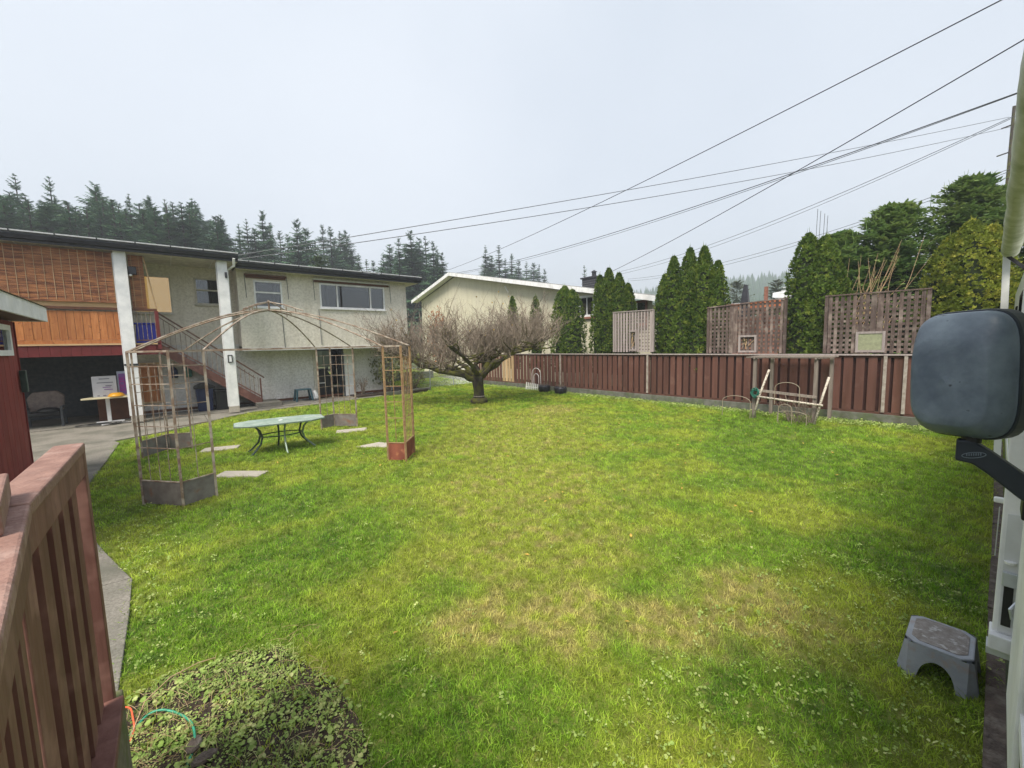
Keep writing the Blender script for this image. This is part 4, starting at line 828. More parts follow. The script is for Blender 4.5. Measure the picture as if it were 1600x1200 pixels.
def cedar(cols,z0,mat,lab,seed,dens=1.35,fl=.088,rd=3.0):
    x=sum(c[0] for c in cols)/len(cols); y=sum(c[1] for c in cols)/len(cols)
    t=thing('cedar_tree',lab,'cedar',(x,y,0),'clipped cedars behind the fence')
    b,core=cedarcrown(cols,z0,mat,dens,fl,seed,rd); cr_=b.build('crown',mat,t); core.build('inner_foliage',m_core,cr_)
    tb=MB()
    for c in cols[:4]: tb.tube([(c[0],c[1],-.05),(c[0],c[1],z0+.6)],[.08,.05],6)
    tb.build('trunk',m_conbark,t)
CX=15.75
cedar([(CX+.2,14.6,.72,5.55),(CX+.1,14.0,.62,5.3)],.9,m_cedar,'leftmost large columnar cedar, just right of the bare fruit tree',11,rd=4.6)
cedar([(CX,12.2,.46,5.75),(CX,11.7,.5,6.0),(CX,11.15,.5,5.7),(CX+.1,10.75,.46,5.2)],.9,m_cedar,'cedar clump left of the pale lattice screen',12)
cedar([(CX,8.95,.45,5.3),(CX-.1,8.5,.5,5.95),(CX,7.9,.55,6.15),(CX-.1,7.3,.5,6.1),(CX,6.85,.48,5.5),(CX-.45,8.0,.45,3.9),(CX-.45,7.3,.5,3.6)],.9,m_cedar,'widest cedar clump with several spires between two lattice screens',13)
cedar([(CX-.1,4.05,.58,6.0),(CX,3.65,.58,5.85),(CX+.1,3.45,.55,5.2)],.9,m_cedar,'rounded cedar between the middle and right lattice screens',14,rd=4.2)
cedar([(CX,.95,.56,5.3),(CX-.05,.62,.6,5.6),(CX+.25,.28,.56,5.45)],.9,m_cedary,'yellowish broad cedar at right above the vehicle mirror',15,1.8,.072,4.6)
cedar([(CX+.3,16.9,.42,5.3)],.9,m_cedar,'small cedar tip showing right above the bare tree',16,.8)
cedar([(CX+.3,18.9,.42,5.5)],.9,m_cedar,'small cedar tip showing above the middle of the bare tree',17,.8)
# ---------------------------------------------------------------- big loose hemlock hedge behind
def sprayTree(name,x,y,h,r_,nb,lab,mat,seed,z0=0,flat=1.0):
    rg=random.Random(seed); t=thing(name,lab,'tree',(x,y,z0),'loose evergreens behind the right lattice'); b=MB()
    MB().tube([(x,y,z0-.1),(x,y,z0+h*.5),(x,y,z0+h*.95)],[.16,.1,.02],7).build('trunk',m_conbark,t)
    for i in range(nb):
        f=rg.random()**.8; z=z0+h*(.12+.86*f); rmax=r_*(1-f**2.2)**.7+.15; a=rg.uniform(0,6.283); ln=rmax*rg.uniform(.55,1.08)
        d=Vector((math.cos(a),math.sin(a)*flat,rg.uniform(-.05,.45)+ (0.5*f))).normalized(); p0=Vector((x,y,z))
        n=9
        for k in range(2,n+1):
            s=k/n; p=p0+d*ln*s+Vector((0,0,-.32*s*s*ln*.5)); tang=Vector((-d.y,d.x,0)).normalized()
            for q in range(4):
                sd=rg.choice((-1,1)); dd=(d*rg.uniform(.3,1)+tang*sd*rg.uniform(.3,1)+Vector((0,0,rg.uniform(-.45,.2)))).normalized(); s2=rg.uniform(.12,.28); w_=dd.cross(Vector((rg.uniform(-.4,.4),rg.uniform(-.4,.4),1))).normalized()*s2*.2
                o_=p+Vector((rg.uniform(-.05,.05),rg.uniform(-.05,.05),rg.uniform(-.04,.04))); b.add([o_,o_+dd*s2*.55+w_,o_+dd*s2,o_+dd*s2*.55-w_],[(0,1,2,3)])
    for i in range(14):
        a=rg.uniform(0,6.28); q=rg.uniform(0,r_*.6); p=Vector((x+q*math.cos(a),y+q*math.sin(a),z0+h*(1-.35*(q/r_)**2)-.35)); e=p+Vector((rg.uniform(-.15,.15),rg.uniform(-.15,.15),rg.uniform(.35,.7))); b.tube([p,e],[.014,.003],3,False)
        for k in range(9):
            o_=p.lerp(e,k/9); dd=Vector((rg.uniform(-1,1),rg.uniform(-1,1),rg.uniform(-.1,.5))).normalized(); s2=.16*(1.1-k/9); w_=dd.cross(Vector((0,0,1))).normalized()*s2*.2; b.add([o_,o_+dd*s2*.5+w_,o_+dd*s2,o_+dd*s2*.5-w_],[(0,1,2,3)])
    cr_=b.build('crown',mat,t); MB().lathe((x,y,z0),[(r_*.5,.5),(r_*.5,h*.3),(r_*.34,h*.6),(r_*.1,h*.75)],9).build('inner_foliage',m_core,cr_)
sprayTree('hemlock_tree',19.5,4.0,6.2,1.9,650,'leftmost loose evergreen behind the right lattice, with reddish twig tips',m_hemlock,21)
sprayTree('hemlock_tree',20.2,2.7,7.0,2.3,950,'tallest loose evergreen in the middle behind the right lattice',m_hemlock,22)
sprayTree('hemlock_tree',21.5,.9,7.7,2.4,950,'dark loose evergreen partly behind the yellowish cedar',m_hemlock,23)
sprayTree('hemlock_tree',19.8,-1.0,7.2,2.4,800,'rightmost loose evergreen behind the awning',m_hemlock,24)
b=MB()
for i in range(26):
    p=Vector((16.6,R.uniform(2.2,3.3),2.6)); q=p+Vector((R.uniform(-.2,.4),R.uniform(-.9,.5),R.uniform(1.2,2.6))); b.tube([p,(p+q)/2+Vector((0,R.uniform(-.1,.1),.1)),q],[.009,.006,.003],4,False)
t=thing('cane_clump','bundle of tall tan bare stems rising behind the right lattice','plant',(16.6,2.8,0)); b.build('stems',m_newwood,t); MB().tube([(16.6,2.8,0),(16.6,2.8,2.7)],.25,7).build('stem_base',m_twig,t)
b=MB()
for dy in (0,.12,.28,.4): b.tube([(24,5.55+dy,5),(24,5.5+dy,8.0+dy)],.012,4)
t=tag(b.build('thin_stalks',m_wirel,loc=(24,5.7,0)),'four thin bare stalks standing up against the sky beside the rounded cedar','stalks')
MB().tube([(24,5.7,-.05),(24,5.7,5.0)],.05,6).build('support_pole',m_wirel,t)
# ---------------------------------------------------------------- bare fruit tree
def fruittree():
    rg=random.Random(5); bx_,by_=9.85,13.9
    t=thing('bare_fruit_tree','old bare fruit tree with mossy limbs and a wide twiggy crown','tree',(bx_,by_,0))
    V=Vector; r0=V((bx_,by_,0))
    MB().tube([r0+V((0,0,-.05)),r0+V((0,0,.12)),r0+V((.0,0,.5)),r0+V((-.04,0,.9)),r0+V((-.02,0,1.15))],[.33,.25,.215,.23,.25],14).build('trunk',m_bark,t,smooth=True)
    MB().lathe((bx_,by_,-.01),[(.34,0),(.37,.12),(.33,.22),(.25,.24)],14).build('root_flare',m_moss,t,smooth=True)
    MB().lathe((bx_,by_,.28),[(.232,0),(.24,.02),(.232,.04)],14).build('pale_band',m_postpale,t)
    # limbs: view-left = (-rt), use rt/fw horizontal axes
    u=V((rt0.x,rt0.y,0)); f=V((fw0.x,fw0.y,0))
    def P(a,d,z): return r0+u*a+f*d+V((0,0,z))
    limbs=[[P(0,0,1.0),P(-.7,.1,1.35),P(-1.5,.2,1.62),P(-2.4,.1,1.85),P(-3.2,0,2.15),P(-3.8,.1,2.4)],
           [P(-.1,0,1.0),P(-.8,-.3,1.25),P(-1.9,-.6,1.55),P(-2.7,-.9,1.95),P(-3.3,-1.1,2.1)],
           [P(.05,0,1.05),P(.35,.0,1.5),P(.62,.1,1.9),P(1.2,.2,2.2),P(2.0,.2,2.35),P(2.8,.1,2.45)],
           [P(0,0,1.1),P(-.1,.2,1.55),P(.1,.35,1.9),P(.5,.5,2.15),P(.7,.9,2.6)],
           [P(.05,.05,1.0),P(.2,.8,1.5),P(.2,1.7,1.9),P(0,2.6,2.2)],
           [P(0,-.05,1.05),P(-.2,-.7,1.6),P(-.5,-1.4,2.0),P(-.6,-2.2,2.25)],
           [P(.1,0,1.1),P(.7,-.5,1.7),P(1.5,-1.2,2.1),P(2.3,-1.7,2.3)],
           [P(0,.1,1.1),P(-.9,.9,1.7),P(-1.8,1.6,2.05),P(-2.5,2.1,2.3)],
           [P(.1,.1,1.1),P(1.0,.9,1.8),P(1.9,1.5,2.2),P(2.5,2.0,2.4)]]
    sec=[]; 
    def smoothpts(l,j=.05):
        o=[]
        for i in range(len(l)-1):
            for k in range(3): o.append(l[i].lerp(l[i+1],k/3)+V((rg.uniform(-j,j),rg.uniform(-j,j),rg.uniform(-j,j))))
        o.append(l[-1]); return o
    for li,l in enumerate(limbs):
        pts=smoothpts(l); n=len(pts); w0=.15 if li<3 else .12
        MB().tube(pts,[w0*(1-.72*i/(n-1))*rg.uniform(.88,1.12) for i in range(n)],8).build('limb',m_moss,t,smooth=True); sec.append(pts)
    subs=MB(); nodes=[]
    for pts in sec:
        n=len(pts)
        for i in range(4,n):
            nodes.append((pts[i],.03))
            for k in range(2):
                p=pts[i]; a=rg.uniform(0,6.28); d=V((math.cos(a),math.sin(a),rg.uniform(-.1,.5))).normalized(); ln=rg.uniform(.4,1.1); q=[p]
                for s in range(4): d=(d+V((rg.uniform(-.5,.5),rg.uniform(-.5,.5),rg.uniform(-.2,.35)))).normalized(); q.append(q[-1]+d*ln/4)
                subs.tube(q,[.04,.035,.03,.024,.018],5); nodes+= [(x,.015) for x in q[1:]]
    subs.build('branches',m_moss,t,smooth=True)
    tw=MB(); c0=r0+V((0,0,.6))
    def twig(p,d,ln,r_,depth):
        q=[p]; dd=d.copy()
        for s in range(3): dd=(dd+V((rg.uniform(-.45,.45),rg.uniform(-.45,.45),rg.uniform(-.25,.35)))).normalized(); q.append(q[-1]+dd*ln/3)
        tw.tube(q,[r_,r_*.8,r_*.6,r_*.35],3,False)
        if depth:
            for k in range(rg.randint(3,4)):
                j=rg.choice((1,1,2,2,3)); a=V((rg.uniform(-1,1),rg.uniform(-1,1),rg.uniform(-.3,1))).normalized(); twig(q[j],(dd*.75+a*.8).normalized(),ln*rg.uniform(.35,.65),r_*.55,depth-1)
    for p,_ in nodes:
        for k in range(rg.choice((1,1,2))):
            rd=p-c0; rd.z*=.5; rr_=math.hypot(p.x-bx_,p.y-by_); rd=rd.normalized() if rd.length>.01 else V((0,0,1)); a=V((rg.uniform(-1,1),rg.uniform(-1,1),rg.uniform(0,1)))
            d=(rd*(.8*min(1,rr_/2.5))+V((0,0,.5))+a*1.0).normalized(); ln=rg.uniform(.5,1.25)*(1.0 if rr_<3 else .85)
            if p.z+ln*d.z>5.0: ln*=.7
            twig(p,d,ln*1.15,.015,2)
    for k in range(34):   # long thin water shoots above the crown
        p,_=rg.choice(nodes); d=V((rg.uniform(-.25,.25),rg.uniform(-.25,.25),1)).normalized(); twig(p,d,rg.uniform(1.5,2.5),.010,0)
    tw.build('twigs',m_twig,t,kind='stuff'); print('twig faces',len(tw.f))
    b=MB()
    for k in range(40):
        p,_=rg.choice(nodes); p=p+V((rg.uniform(-.3,.3),rg.uniform(-.3,.3),rg.uniform(.6,2.0))); M_=Euler((rg.uniform(0,6),rg.uniform(0,6),0)).to_matrix(); b.add([p+M_@V(q)*.05 for q in ((-1,0,0),(0,-.6,0),(1,0,0),(0,.6,0))],[(0,1,2,3)])
    b.build('last_leaves',m_yleaf,t)
    bd=P(-2.45,.3,1.95)
    b_=thing('bird_feeder','small pale green and white feeder hanging in the left limbs of the bare tree','bird feeder',tuple(bd)); MB().lathe(bd,[(.05,-.17),(.15,-.12),(.19,0),(.14,.12),(.04,.17)],12).build('body',m_boxwhite,b_,smooth=True); MB().lathe(bd+V((-.05,-.05,.03)),[(.06,-.12),(.17,-.05),(.19,.03),(.12,.12),(.03,.17)],12).build('cover',M('lime_green',(.45,.55,.15),rough=.6),b_,smooth=True)
    MB().tube([bd+V((0,0,.16)),bd+V((0,0,.4))],.008,4).build('hanger',m_wirel,b_)
fruittree()
# ---------------------------------------------------------------- motorhome at right
V=thing('motorhome','cream motorhome seen edge on at right with dark lower skirt and rolled awning','motorhome',(5.0,-1.3,.35))
WY=-.135
b=wallholes(1.1,12.6,WY-.06,WY,1.0,3.12,[(5.3,5.9,2.2,2.75),(6.7,7.9,2.1,2.8),(9.6,10.3,2.2,2.75)]); b.f=[tuple(reversed(f)) for f in b.f]; b.build('side_wall',m_rv,V)
bx(1.1,12.6,-2.5,WY-.065,1.0,3.12).build('body',m_rv,V,bevel=.06)
bx(1.1,12.6,-2.45,WY-.01,.62,.995).build('lower_body',m_rv,V)
bx(1.5,12.6,-2.42,WY-.004,.30,.615).build('skirt',m_rvdark,V)
bx(1.12,12.58,WY+.001,WY+.012,.97,1.03).build('trim_line',m_white,V)
for (x0,x1,z0,z1) in ((5.3,5.9,2.2,2.75),(6.7,7.9,2.1,2.8),(9.6,10.3,2.2,2.75)):
    b=MB(); ring(b,x0-.03,x1+.03,z0-.03,z1+.03,WY-.02,WY+.018,.05); f=b.build('window',m_black,V); bx(x0+.02,x1-.02,WY-.03,WY-.022,z0+.02,z1-.02).build('pane',m_glass,f)
f=bx(2.25,2.9,WY+.001,WY+.022,.70,2.75).build('door',m_white,V,bevel=.008); bx(2.32,2.46,WY+.023,WY+.05,1.72,1.80).build('handle',m_black,f,bevel=.006); 
bx(3.35,3.75,WY+.001,WY+.016,.68,.95).build('hatch',m_white,V,bevel=.008)
for x in (2.3,6.6):
    w_=MB().lathe((0,0,0),[(.18,-.1),(.36,-.1),(.38,-.05),(.38,.09),(.35,.11),(.2,.11)],20); w_.v=[(v[0]+x,WY-.14+v[2],v[1]+.38) for v in w_.v]; o=w_.build('wheel',m_black,V,smooth=False)
    r_=MB().lathe((0,0,0),[(.19,.0),(.19,.115),(.12,.10),(.04,.13),(.01,.13)],16); r_.v=[(v[0]+x,WY-.14+v[2],v[1]+.38) for v in r_.v]; r_.build('rim',m_alu,o)
# awning roll + arms (fixed to the motorhome wall)
rg=random.Random(3); pts=[];rs=[]
for i in range(60): t=i/59; pts.append((1.2+5.8*t,-.066+.052*t+.002*math.sin(i*.7),3.265+.004*math.sin(i*.4))); rs.append(.067+.002*math.sin(i*.5)+rg.uniform(-.0012,.0012))
aw=MB().tube(pts,rs,14).build('awning_roll',m_awnfab,V,smooth=True)
MB().bar((6.98,.01,3.25),(6.98,-.05,1.0),.055,.05,(1,0,0)).build('awning_arm',m_white,V)
MB().bar((6.9,.0,3.2),(6.9,-.13,3.05),.03,.03).build('arm_bracket',m_gutter,V)
a=MB().bar((3.0,-.093,3.22),(3.0,-.093,.93),.078,.045,(1,0,0)).build('awning_arm',m_white,V,bevel=.006)
bx(2.972,2.977,-.128,-.070,.96,1.55).build('arm_channel',m_whitedull,a); bx(2.965,2.971,-.108,-.078,1.0,1.20).build('slot',m_black,a)
bx(2.955,2.976,-.118,-.07,1.20,1.27).build('latch',m_alu,a,bevel=.004); MB().lathe((2.97,-.09,1.31),[(.018,0),(.02,.012),(.006,.014)],10).build('button',m_white,a)
bx(2.93,3.07,-.135,-.045,.88,.955).build('foot_bracket',m_whitedull,a,bevel=.006); bx(2.95,3.05,-.13,-.04,.845,.878).build('foot_plate',m_alu,a)
MB().tube([(2.93,-.12,1.15),(2.9,-.10,1.12),(2.93,-.11,1.06)],.006,6).build('hook',m_alu,a)
bx(4.6,4.64,WY+.01,WY+.10,1.15,1.19).build('marker_light',m_white,V,bevel=.01); MB().tube([(4.5,WY+.07,1.15),(4.6,WY+.07,.75)],.004,4).build('cable',m_whitedull,V)
# mirror
c=Vector((1.86,.068,2.275)); Mr=thing('side_mirror','large rounded dark grey vehicle mirror housing on a black arm','mirror',tuple(c))
def rounded(hw,hh,x,n=40,e=4.2,sh=0):
    o=[]
    for i in range(n):
        a=2*math.pi*i/n; ca,sa=math.cos(a),math.sin(a); o.append((x,hw*abs(ca)**(2/e)*(1 if ca>0 else -1)+sh,hh*abs(sa)**(2/e)*(1 if sa>0 else -1)))
    return o
def loft(rings,tilt=0):
    b=MB(); n=len(rings[0])
    for r_ in rings: b.v+=r_
    for i in range(len(rings)-1):
        for j in range(n): b.f.append((i*n+j,i*n+(j+1)%n,(i+1)*n+(j+1)%n,(i+1)*n+j))
    b.f.append(tuple(range(n))); b.f.append(tuple(reversed(range((len(rings)-1)*n,len(rings)*n)))); return b
def rsh(hw,hh,x,e,dy,dz): return [(a,b_+dy,c_+dz) for a,b_,c_ in rounded(hw,hh,x,e=e)]
rings=[rsh(.0004,.0006,-.066,2.2,.006,-.022),rsh(.03,.045,-.0655,2.6,.006,-.022),rsh(.070,.100,-.064,3.6,.006,-.022),rsh(.088,.128,-.062,4,.006,-.022),rsh(.093,.136,-.0585,4.2,.006,-.02),rsh(.104,.172,-.040,4.2,.002,-.004),rounded(.111,.184,-.026),rounded(.116,.189,-.012),rounded(.117,.190,.004)]
o=loft(rings).build('housing',m_mirror,None,smooth=True,local=True); o.parent=Mr; o.rotation_euler=(rad(-2),0,rad(-25))
o=loft([rounded(.120,.193,.003),rounded(.122,.195,.01),rounded(.122,.195,.06),rounded(.116,.188,.068)]).build('rim',m_mirrordark,None,smooth=False,local=True); o.parent=Mr; o.rotation_euler=(rad(-2),0,rad(-25))
o=loft([rounded(.112,.184,.0685),rounded(.112,.184,.071)]).build('mirror_glass',M('mirror_face',(.8,.8,.8),rough=.03,metal=1),None,local=True); o.parent=Mr; o.rotation_euler=(rad(-2),0,rad(-25))
b=MB(); pr=[(.070,2.078),(.035,2.078),(.0,2.052),(-.145,1.93),(-.145,1.862),(-.06,1.925),(.005,1.985),(.035,2.008),(.070,2.012)]
b.prism([(y,z) for y,z in pr],1.83,1.875,0); arm=b.build('mirror_arm',m_mirrordark,Mr,bevel=.006)
MB().lathe((1.853,.04,2.072),[(.022,0),(.022,.03)],14).build('pivot',m_black,Mr)
b=MB(); e=[(1.828,.032+.024*math.cos(a),2.036-.25*.024*math.cos(a)+.0085*math.sin(a)) for a in [i*math.pi/10 for i in range(21)]]; b.tube(e,.0012,4,False)
for i in range(7): y=.046-.0046*i; b.box(1.8265,1.829,y-.0012,y+.0012,2.031+.0011*i,2.038+.0011*i)
b.build('embossed_badge',m_mirror,arm)
# step stool
sx0,sx1,sy0,sy1,sz=3.88,4.29,-.012,.322,.245
t=thing('step_stool','worn grey plastic step stool on the grass beside the motorhome','step stool',(4.085,.155,0))
ch=.055
topp=[(sx0,sy0+ch),(sx0+ch,sy0),(sx1-ch,sy0),(sx1,sy0+ch),(sx1,sy1-ch),(sx1-ch,sy1),(sx0+ch,sy1),(sx0,sy1-ch)]
MB().prism(topp,sz-.02,sz).build('top',m_stool,t,bevel=.008)
ti=[(4.085+(x-4.085)*.84,.155+(y-.155)*.82) for x,y in topp]; MB().prism(ti,sz+.0005,sz+.004).build('tread_pad',m_stooldirt,t,bevel=.002)
b=MB()
def side(p,q,off):
    # panel from p to q with an arched opening at the bottom; flares outwards going down
    p=Vector(p);q=Vector(q);d=(q-p); ln=d.length; nd=d.normalized(); o_=Vector(off)*.034; N_=24; ow=.055
    for i in range(N_):
        s0,s1=i/N_,(i+1)/N_
        def zb(s):
            x=s*ln
            if x<ow or x>ln-ow: return 0
            k=(x-ow)/(ln-2*ow); return .15*(max(0,math.sin(math.pi*k)))**.38
        for th in (0,):
            A=p+nd*ln*s0;B=p+nd*ln*s1; z0_,z1_=zb(s0+1e-6),zb(s1-1e-6)
            def pt(P,z,inn=0): return (P+o_*(1-z/sz)-Vector(off)*inn+Vector((0,0,z)))
            b.add([pt(A,z0_),pt(B,z1_),pt(B,sz-.012),pt(A,sz-.012),pt(A,z0_,.012),pt(B,z1_,.012),pt(B,sz-.02,.012),pt(A,sz-.02,.012)],[(0,1,2,3),(7,6,5,4),(0,4,5,1)])
side((sx0,sy1-ch*.4,0),(sx0,sy0+ch*.4,0),(-1,0,0)); side((sx1,sy0+ch*.4,0),(sx1,sy1-ch*.4,0),(1,0,0)); side((sx0+ch*.4,sy0,0),(sx1-ch*.4,sy0,0),(0,-1,0)); side((sx1-ch*.4,sy1,0),(sx0+ch*.4,sy1,0),(0,1,0))
q=ch*.4
for cx_,cy_,dx_,dy_ in ((sx0,sy0,1,1),(sx1,sy0,-1,1),(sx1,sy1,-1,-1),(sx0,sy1,1,-1)):
    a1=Vector((cx_,cy_+dy_*q,0)); a2=Vector((cx_+dx_*q,cy_,0)); f1=Vector((-dx_*.034,0,0)); f2=Vector((0,-dy_*.034,0)); z=Vector((0,0,sz-.012)); iz=Vector((dx_*.012,dy_*.012,0))
    b.add([a1+f1,a2+f2,a2+z,a1+z,a1+f1+iz,a2+f2+iz,a2+z+iz,a1+z+iz],[(0,1,2,3),(7,6,5,4),(0,4,5,1)])
b.build('skirt_sides',m_stool,t)
# kerb timbers along the lawn edge
x=1.0
me=MB().box(-.60,.60,-.085,.085,-.06,.045).mesh('kerb_stone',m_kerb)
K=struct(thing('lawn_kerb','row of old timber kerb pieces between lawn and motorhome','kerb',(5,-.15,0)))
for k in ('label','category'): del K[k]
while x<14.3: o=piece('kerb_stone',me,K,(x,-.150+R.uniform(-.006,.006),R.uniform(-.01,.012)),(R.uniform(-.02,.02),0,R.uniform(-.006,.006))); x+=1.215
struct(MB().prism([(.5,-4),(14.6,-4),(14.6,-.235),(.5,-.235)],-.1,.012).build('driveway',m_conc))
# hoses at lower left
hp=[(-.40,2.9),(-.405,3.10),(-.395,3.28),(-.35,3.40),(-.28,3.46),(-.21,3.44),(-.14,3.38),(-.08,3.26),(-.055,3.12),(-.06,2.98),(-.10,2.85),(-.05,2.6),(.05,2.3)]
def smooth_curve(name,pts,r_,mt,lab,cat):
    P=[Vector(p) for p in pts]; q=[]
    for i in range(len(P)-1):
        p0,p1,p2,p3=P[max(i-1,0)],P[i],P[i+1],P[min(i+2,len(P)-1)]
        for k in range(5):
            t=k/5; q.append(.5*((2*p1)+(p2-p0)*t+(2*p0-5*p1+4*p2-p3)*t*t+(-p0+3*p1-3*p2+p3)*t**3))
    q.append(P[-1]); return tag(MB().tube(q,r_,8).build(name,mt,smooth=True,loc=tuple(P[0])),lab,cat)
smooth_curve('green_hose',[(x,y,.036+.014*math.sin(i*1.7)) for i,(x,y) in enumerate(hp)],.0072,m_hose,'bright green garden hose looping over the weeds at lower left','hose')
smooth_curve('orange_cable',[(-.43,3.66,.03),(-.41,3.64,.05),(-.37,3.58,.06),(-.355,3.5,.05),(-.345,3.4,.03),(-.36,3.32,.02)],.005,m_cord,'short orange cord beside the green hose at lower left','cord')
tag(MB().tube([(-.36,3.35,.03),(-.30,3.60,.05),(-.16,3.74,.06),(0,3.79,.05),(.1,3.80,.03)],.0035,4).build('dry_grass_stalk',m_newwood,loc=(-.2,3.6,0)),'long pale dry stem arching over the weed patch edge','stem')
for x,y,a,lab in ((-.02,2.86,.3,'flat dark stone at the bottom edge among the weeds'),(-.06,3.0,1.2,'small brown flat stone inside the hose loop')):
    b=MB().lathe((0,0,0),[(.05,0),(.055,.012),(.045,.024),(.01,.027)],9); b.v=[(v[0]*1.3,v[1]*.7,v[2]) for v in b.v]; o=b.build('flat_stone',m_kerb,local=True); o.location=(x,y,.03); o.rotation_euler=(.1,.1,a); tag(o,lab,'stone')
# ---------------------------------------------------------------- neighbour house beyond the fence
Hn=thing('neighbour_house','pale yellow stucco house with white fascia and grey chimney beyond the fence','house',(22,22,0))
gx=18.6; apex=(29.1,8.2); re=(10.7,4.42); le=(35.8,6.6)
def zroof(y): return re[1]+(apex[1]-re[1])*(y-re[0])/(apex[0]-re[0]) if y<apex[0] else apex[1]+(le[1]-apex[1])*(y-apex[0])/(le[0]-apex[0])
wins=[(14.85,15.85,3.95,5.0),(11.55,12.65,3.3,4.4)]
b=wallholes(11.2,35.0,gx,gx+.2,0,3.2,[],'y'); b.build('wall',m_yellowwall,Hn)
b=MB()
def wq(ya,yb,za,zbA,zbB): b.add([(gx,ya,za),(gx,yb,za),(gx,yb,zbB),(gx,ya,zbA)],[(3,2,1,0)])
ys=[11.2,11.55,12.65,14.85,15.85,29.1,35.0]
for i in range(6):
    ya,yb=ys[i],ys[i+1]; zA,zB=zroof(ya)-.15,zroof(yb)-.15
    if i==1: wq(ya,yb,3.2,3.3,3.3)
    elif i==3: wq(ya,yb,3.2,3.95,3.95); wq(ya,yb,5.0,zA,zB)
    else: wq(ya,yb,3.2,zA,zB)
b.build('gable_wall',m_yellowwall,Hn)
bx(gx+.9,30,11.2,35,0,4.2).build('room',m_darkroom,Hn)
bx(gx+.01,30,11.2,11.3,0,4.2).build('end_wall',m_yellowwall,Hn)
for w_ in wins:
    y0,y1,z0,z1=w_; f=wallholes(y0-.08,y1+.08,gx-.05,gx+.12,z0-.08,z1+.08,[(y0+.04,y1-.04,z0+.04,z1-.04)],'y').build('window',m_white if w_[0]>14 else m_brick,Hn)
    bx(gx+.03,gx+.04,y0+.02,y1-.02,z0+.02,z1-.02).build('pane',m_glass,f); bx(gx+.2,gx+.22,y0,y1,z0+(z1-z0)*.5,z1).build('blind',m_white,f); bx(gx+.0,gx+.06,(y0+y1)/2-.03,(y0+y1)/2+.03,z0+.04,z1-.04).build('mullion',m_white,f)
    bx(gx-.12,gx-.052,y0-.12,y1+.12,z0-.2,z0-.082).build('sill',m_brick,f)
for a_,b_ in ((re,apex),(apex,le)):
    MB().prism([(a_[0],a_[1]-.13),(b_[0],b_[1]-.13),(b_[0],b_[1]+.13),(a_[0],a_[1]+.13)],17.96,18.0,0).build('fascia',m_white,Hn)
    MB().prism([(a_[0],a_[1]-.06),(b_[0],b_[1]-.06),(b_[0],b_[1]-.03),(a_[0],a_[1]-.03)],18.005,18.6,0).build('soffit',m_white,Hn)
    MB().prism([(a_[0],a_[1]+.06),(b_[0],b_[1]+.06),(b_[0],b_[1]+.16),(a_[0],a_[1]+.16)],18.005,31,0).build('roof',m_roof,Hn)
ch=bx(23.6,24.6,18.7,19.9,5.0,7.0).build('chimney',m_gutter,Hn)
for i in range(8): bx(23.585,24.615,18.685,19.915,5.7+i*.16,5.71+i*.16).build('course',m_roof,ch)
bx(23.5,24.7,18.6,20.0,7.0,7.1).build('cap',m_gutter,ch); MB().lathe((24.1,19.2,7.1),[(.16,0),(.16,.35),(.24,.37),(.05,.5)],10).build('flue',m_gutter,ch)
MB().tube([(18.2,22.2,6.4),(18.5,22.2,6.0)],.05,6).build('downspout',m_white,Hn)
# roofs and deck beyond the middle lattice
Hm=thing('white_roofed_house','low house with pale metal roof and orange plank deck beyond middle lattice','house',(27,8.5,0))
bx(24.6,32,6.0,16,0,3.6).build('wall',m_brick,Hm)
MB().prism([(25,4.15),(29,4.75),(34,4.3),(34,4.15),(29,4.6),(25,4.0)],5.6,17,1).build('roof',m_drip,Hm)
for i in range(2): bx(23.9,24.0,6.3,10.2,3.95+i*.2,4.12+i*.2).build('deck_plank',M('red_orange_plank',(.50,.17,.07),(.35,.10,.04),5,.7),Hm)
for y in (6.5,8.2,9.9): bx(24.01,24.09,y-.05,y+.05,0,4.35).build('deck_post',m_brick,Hm)
b=MB(); b.add([(23.75,8.95-.28,3.6),(23.75,8.95+.28,3.6),(24.1,8.95+.28,3.6),(24.1,8.95-.28,3.6),(23.88,8.93-.09,5.25),(23.88,8.93+.07,5.3),(24.0,8.93+.07,5.3),(24.0,8.93-.09,5.25)],[(0,1,2,3),(7,6,5,4),(0,4,5,1),(1,5,6,2),(2,6,7,3),(3,7,4,0)])
b.build('tapered_flue',m_gutter,Hm); bx(24.3,24.42,8.0,8.16,3.6,5.1).build('brown_pipe',m_brick,Hm); bx(25.4,25.45,7.4,7.45,4,5.2).build('antenna',m_whitedull,Hm)
for i in range(3): bx(25.4,25.44,7.1+.05*i,7.75-.05*i,4.75+.15*i,4.78+.15*i).build('antenna_bar',m_whitedull,Hm)
MB().prism([(7.2,4.5),(8.3,4.65),(8.3,4.9),(7.2,5.0)],26,27,0).build('roof_vent',m_white,Hm)
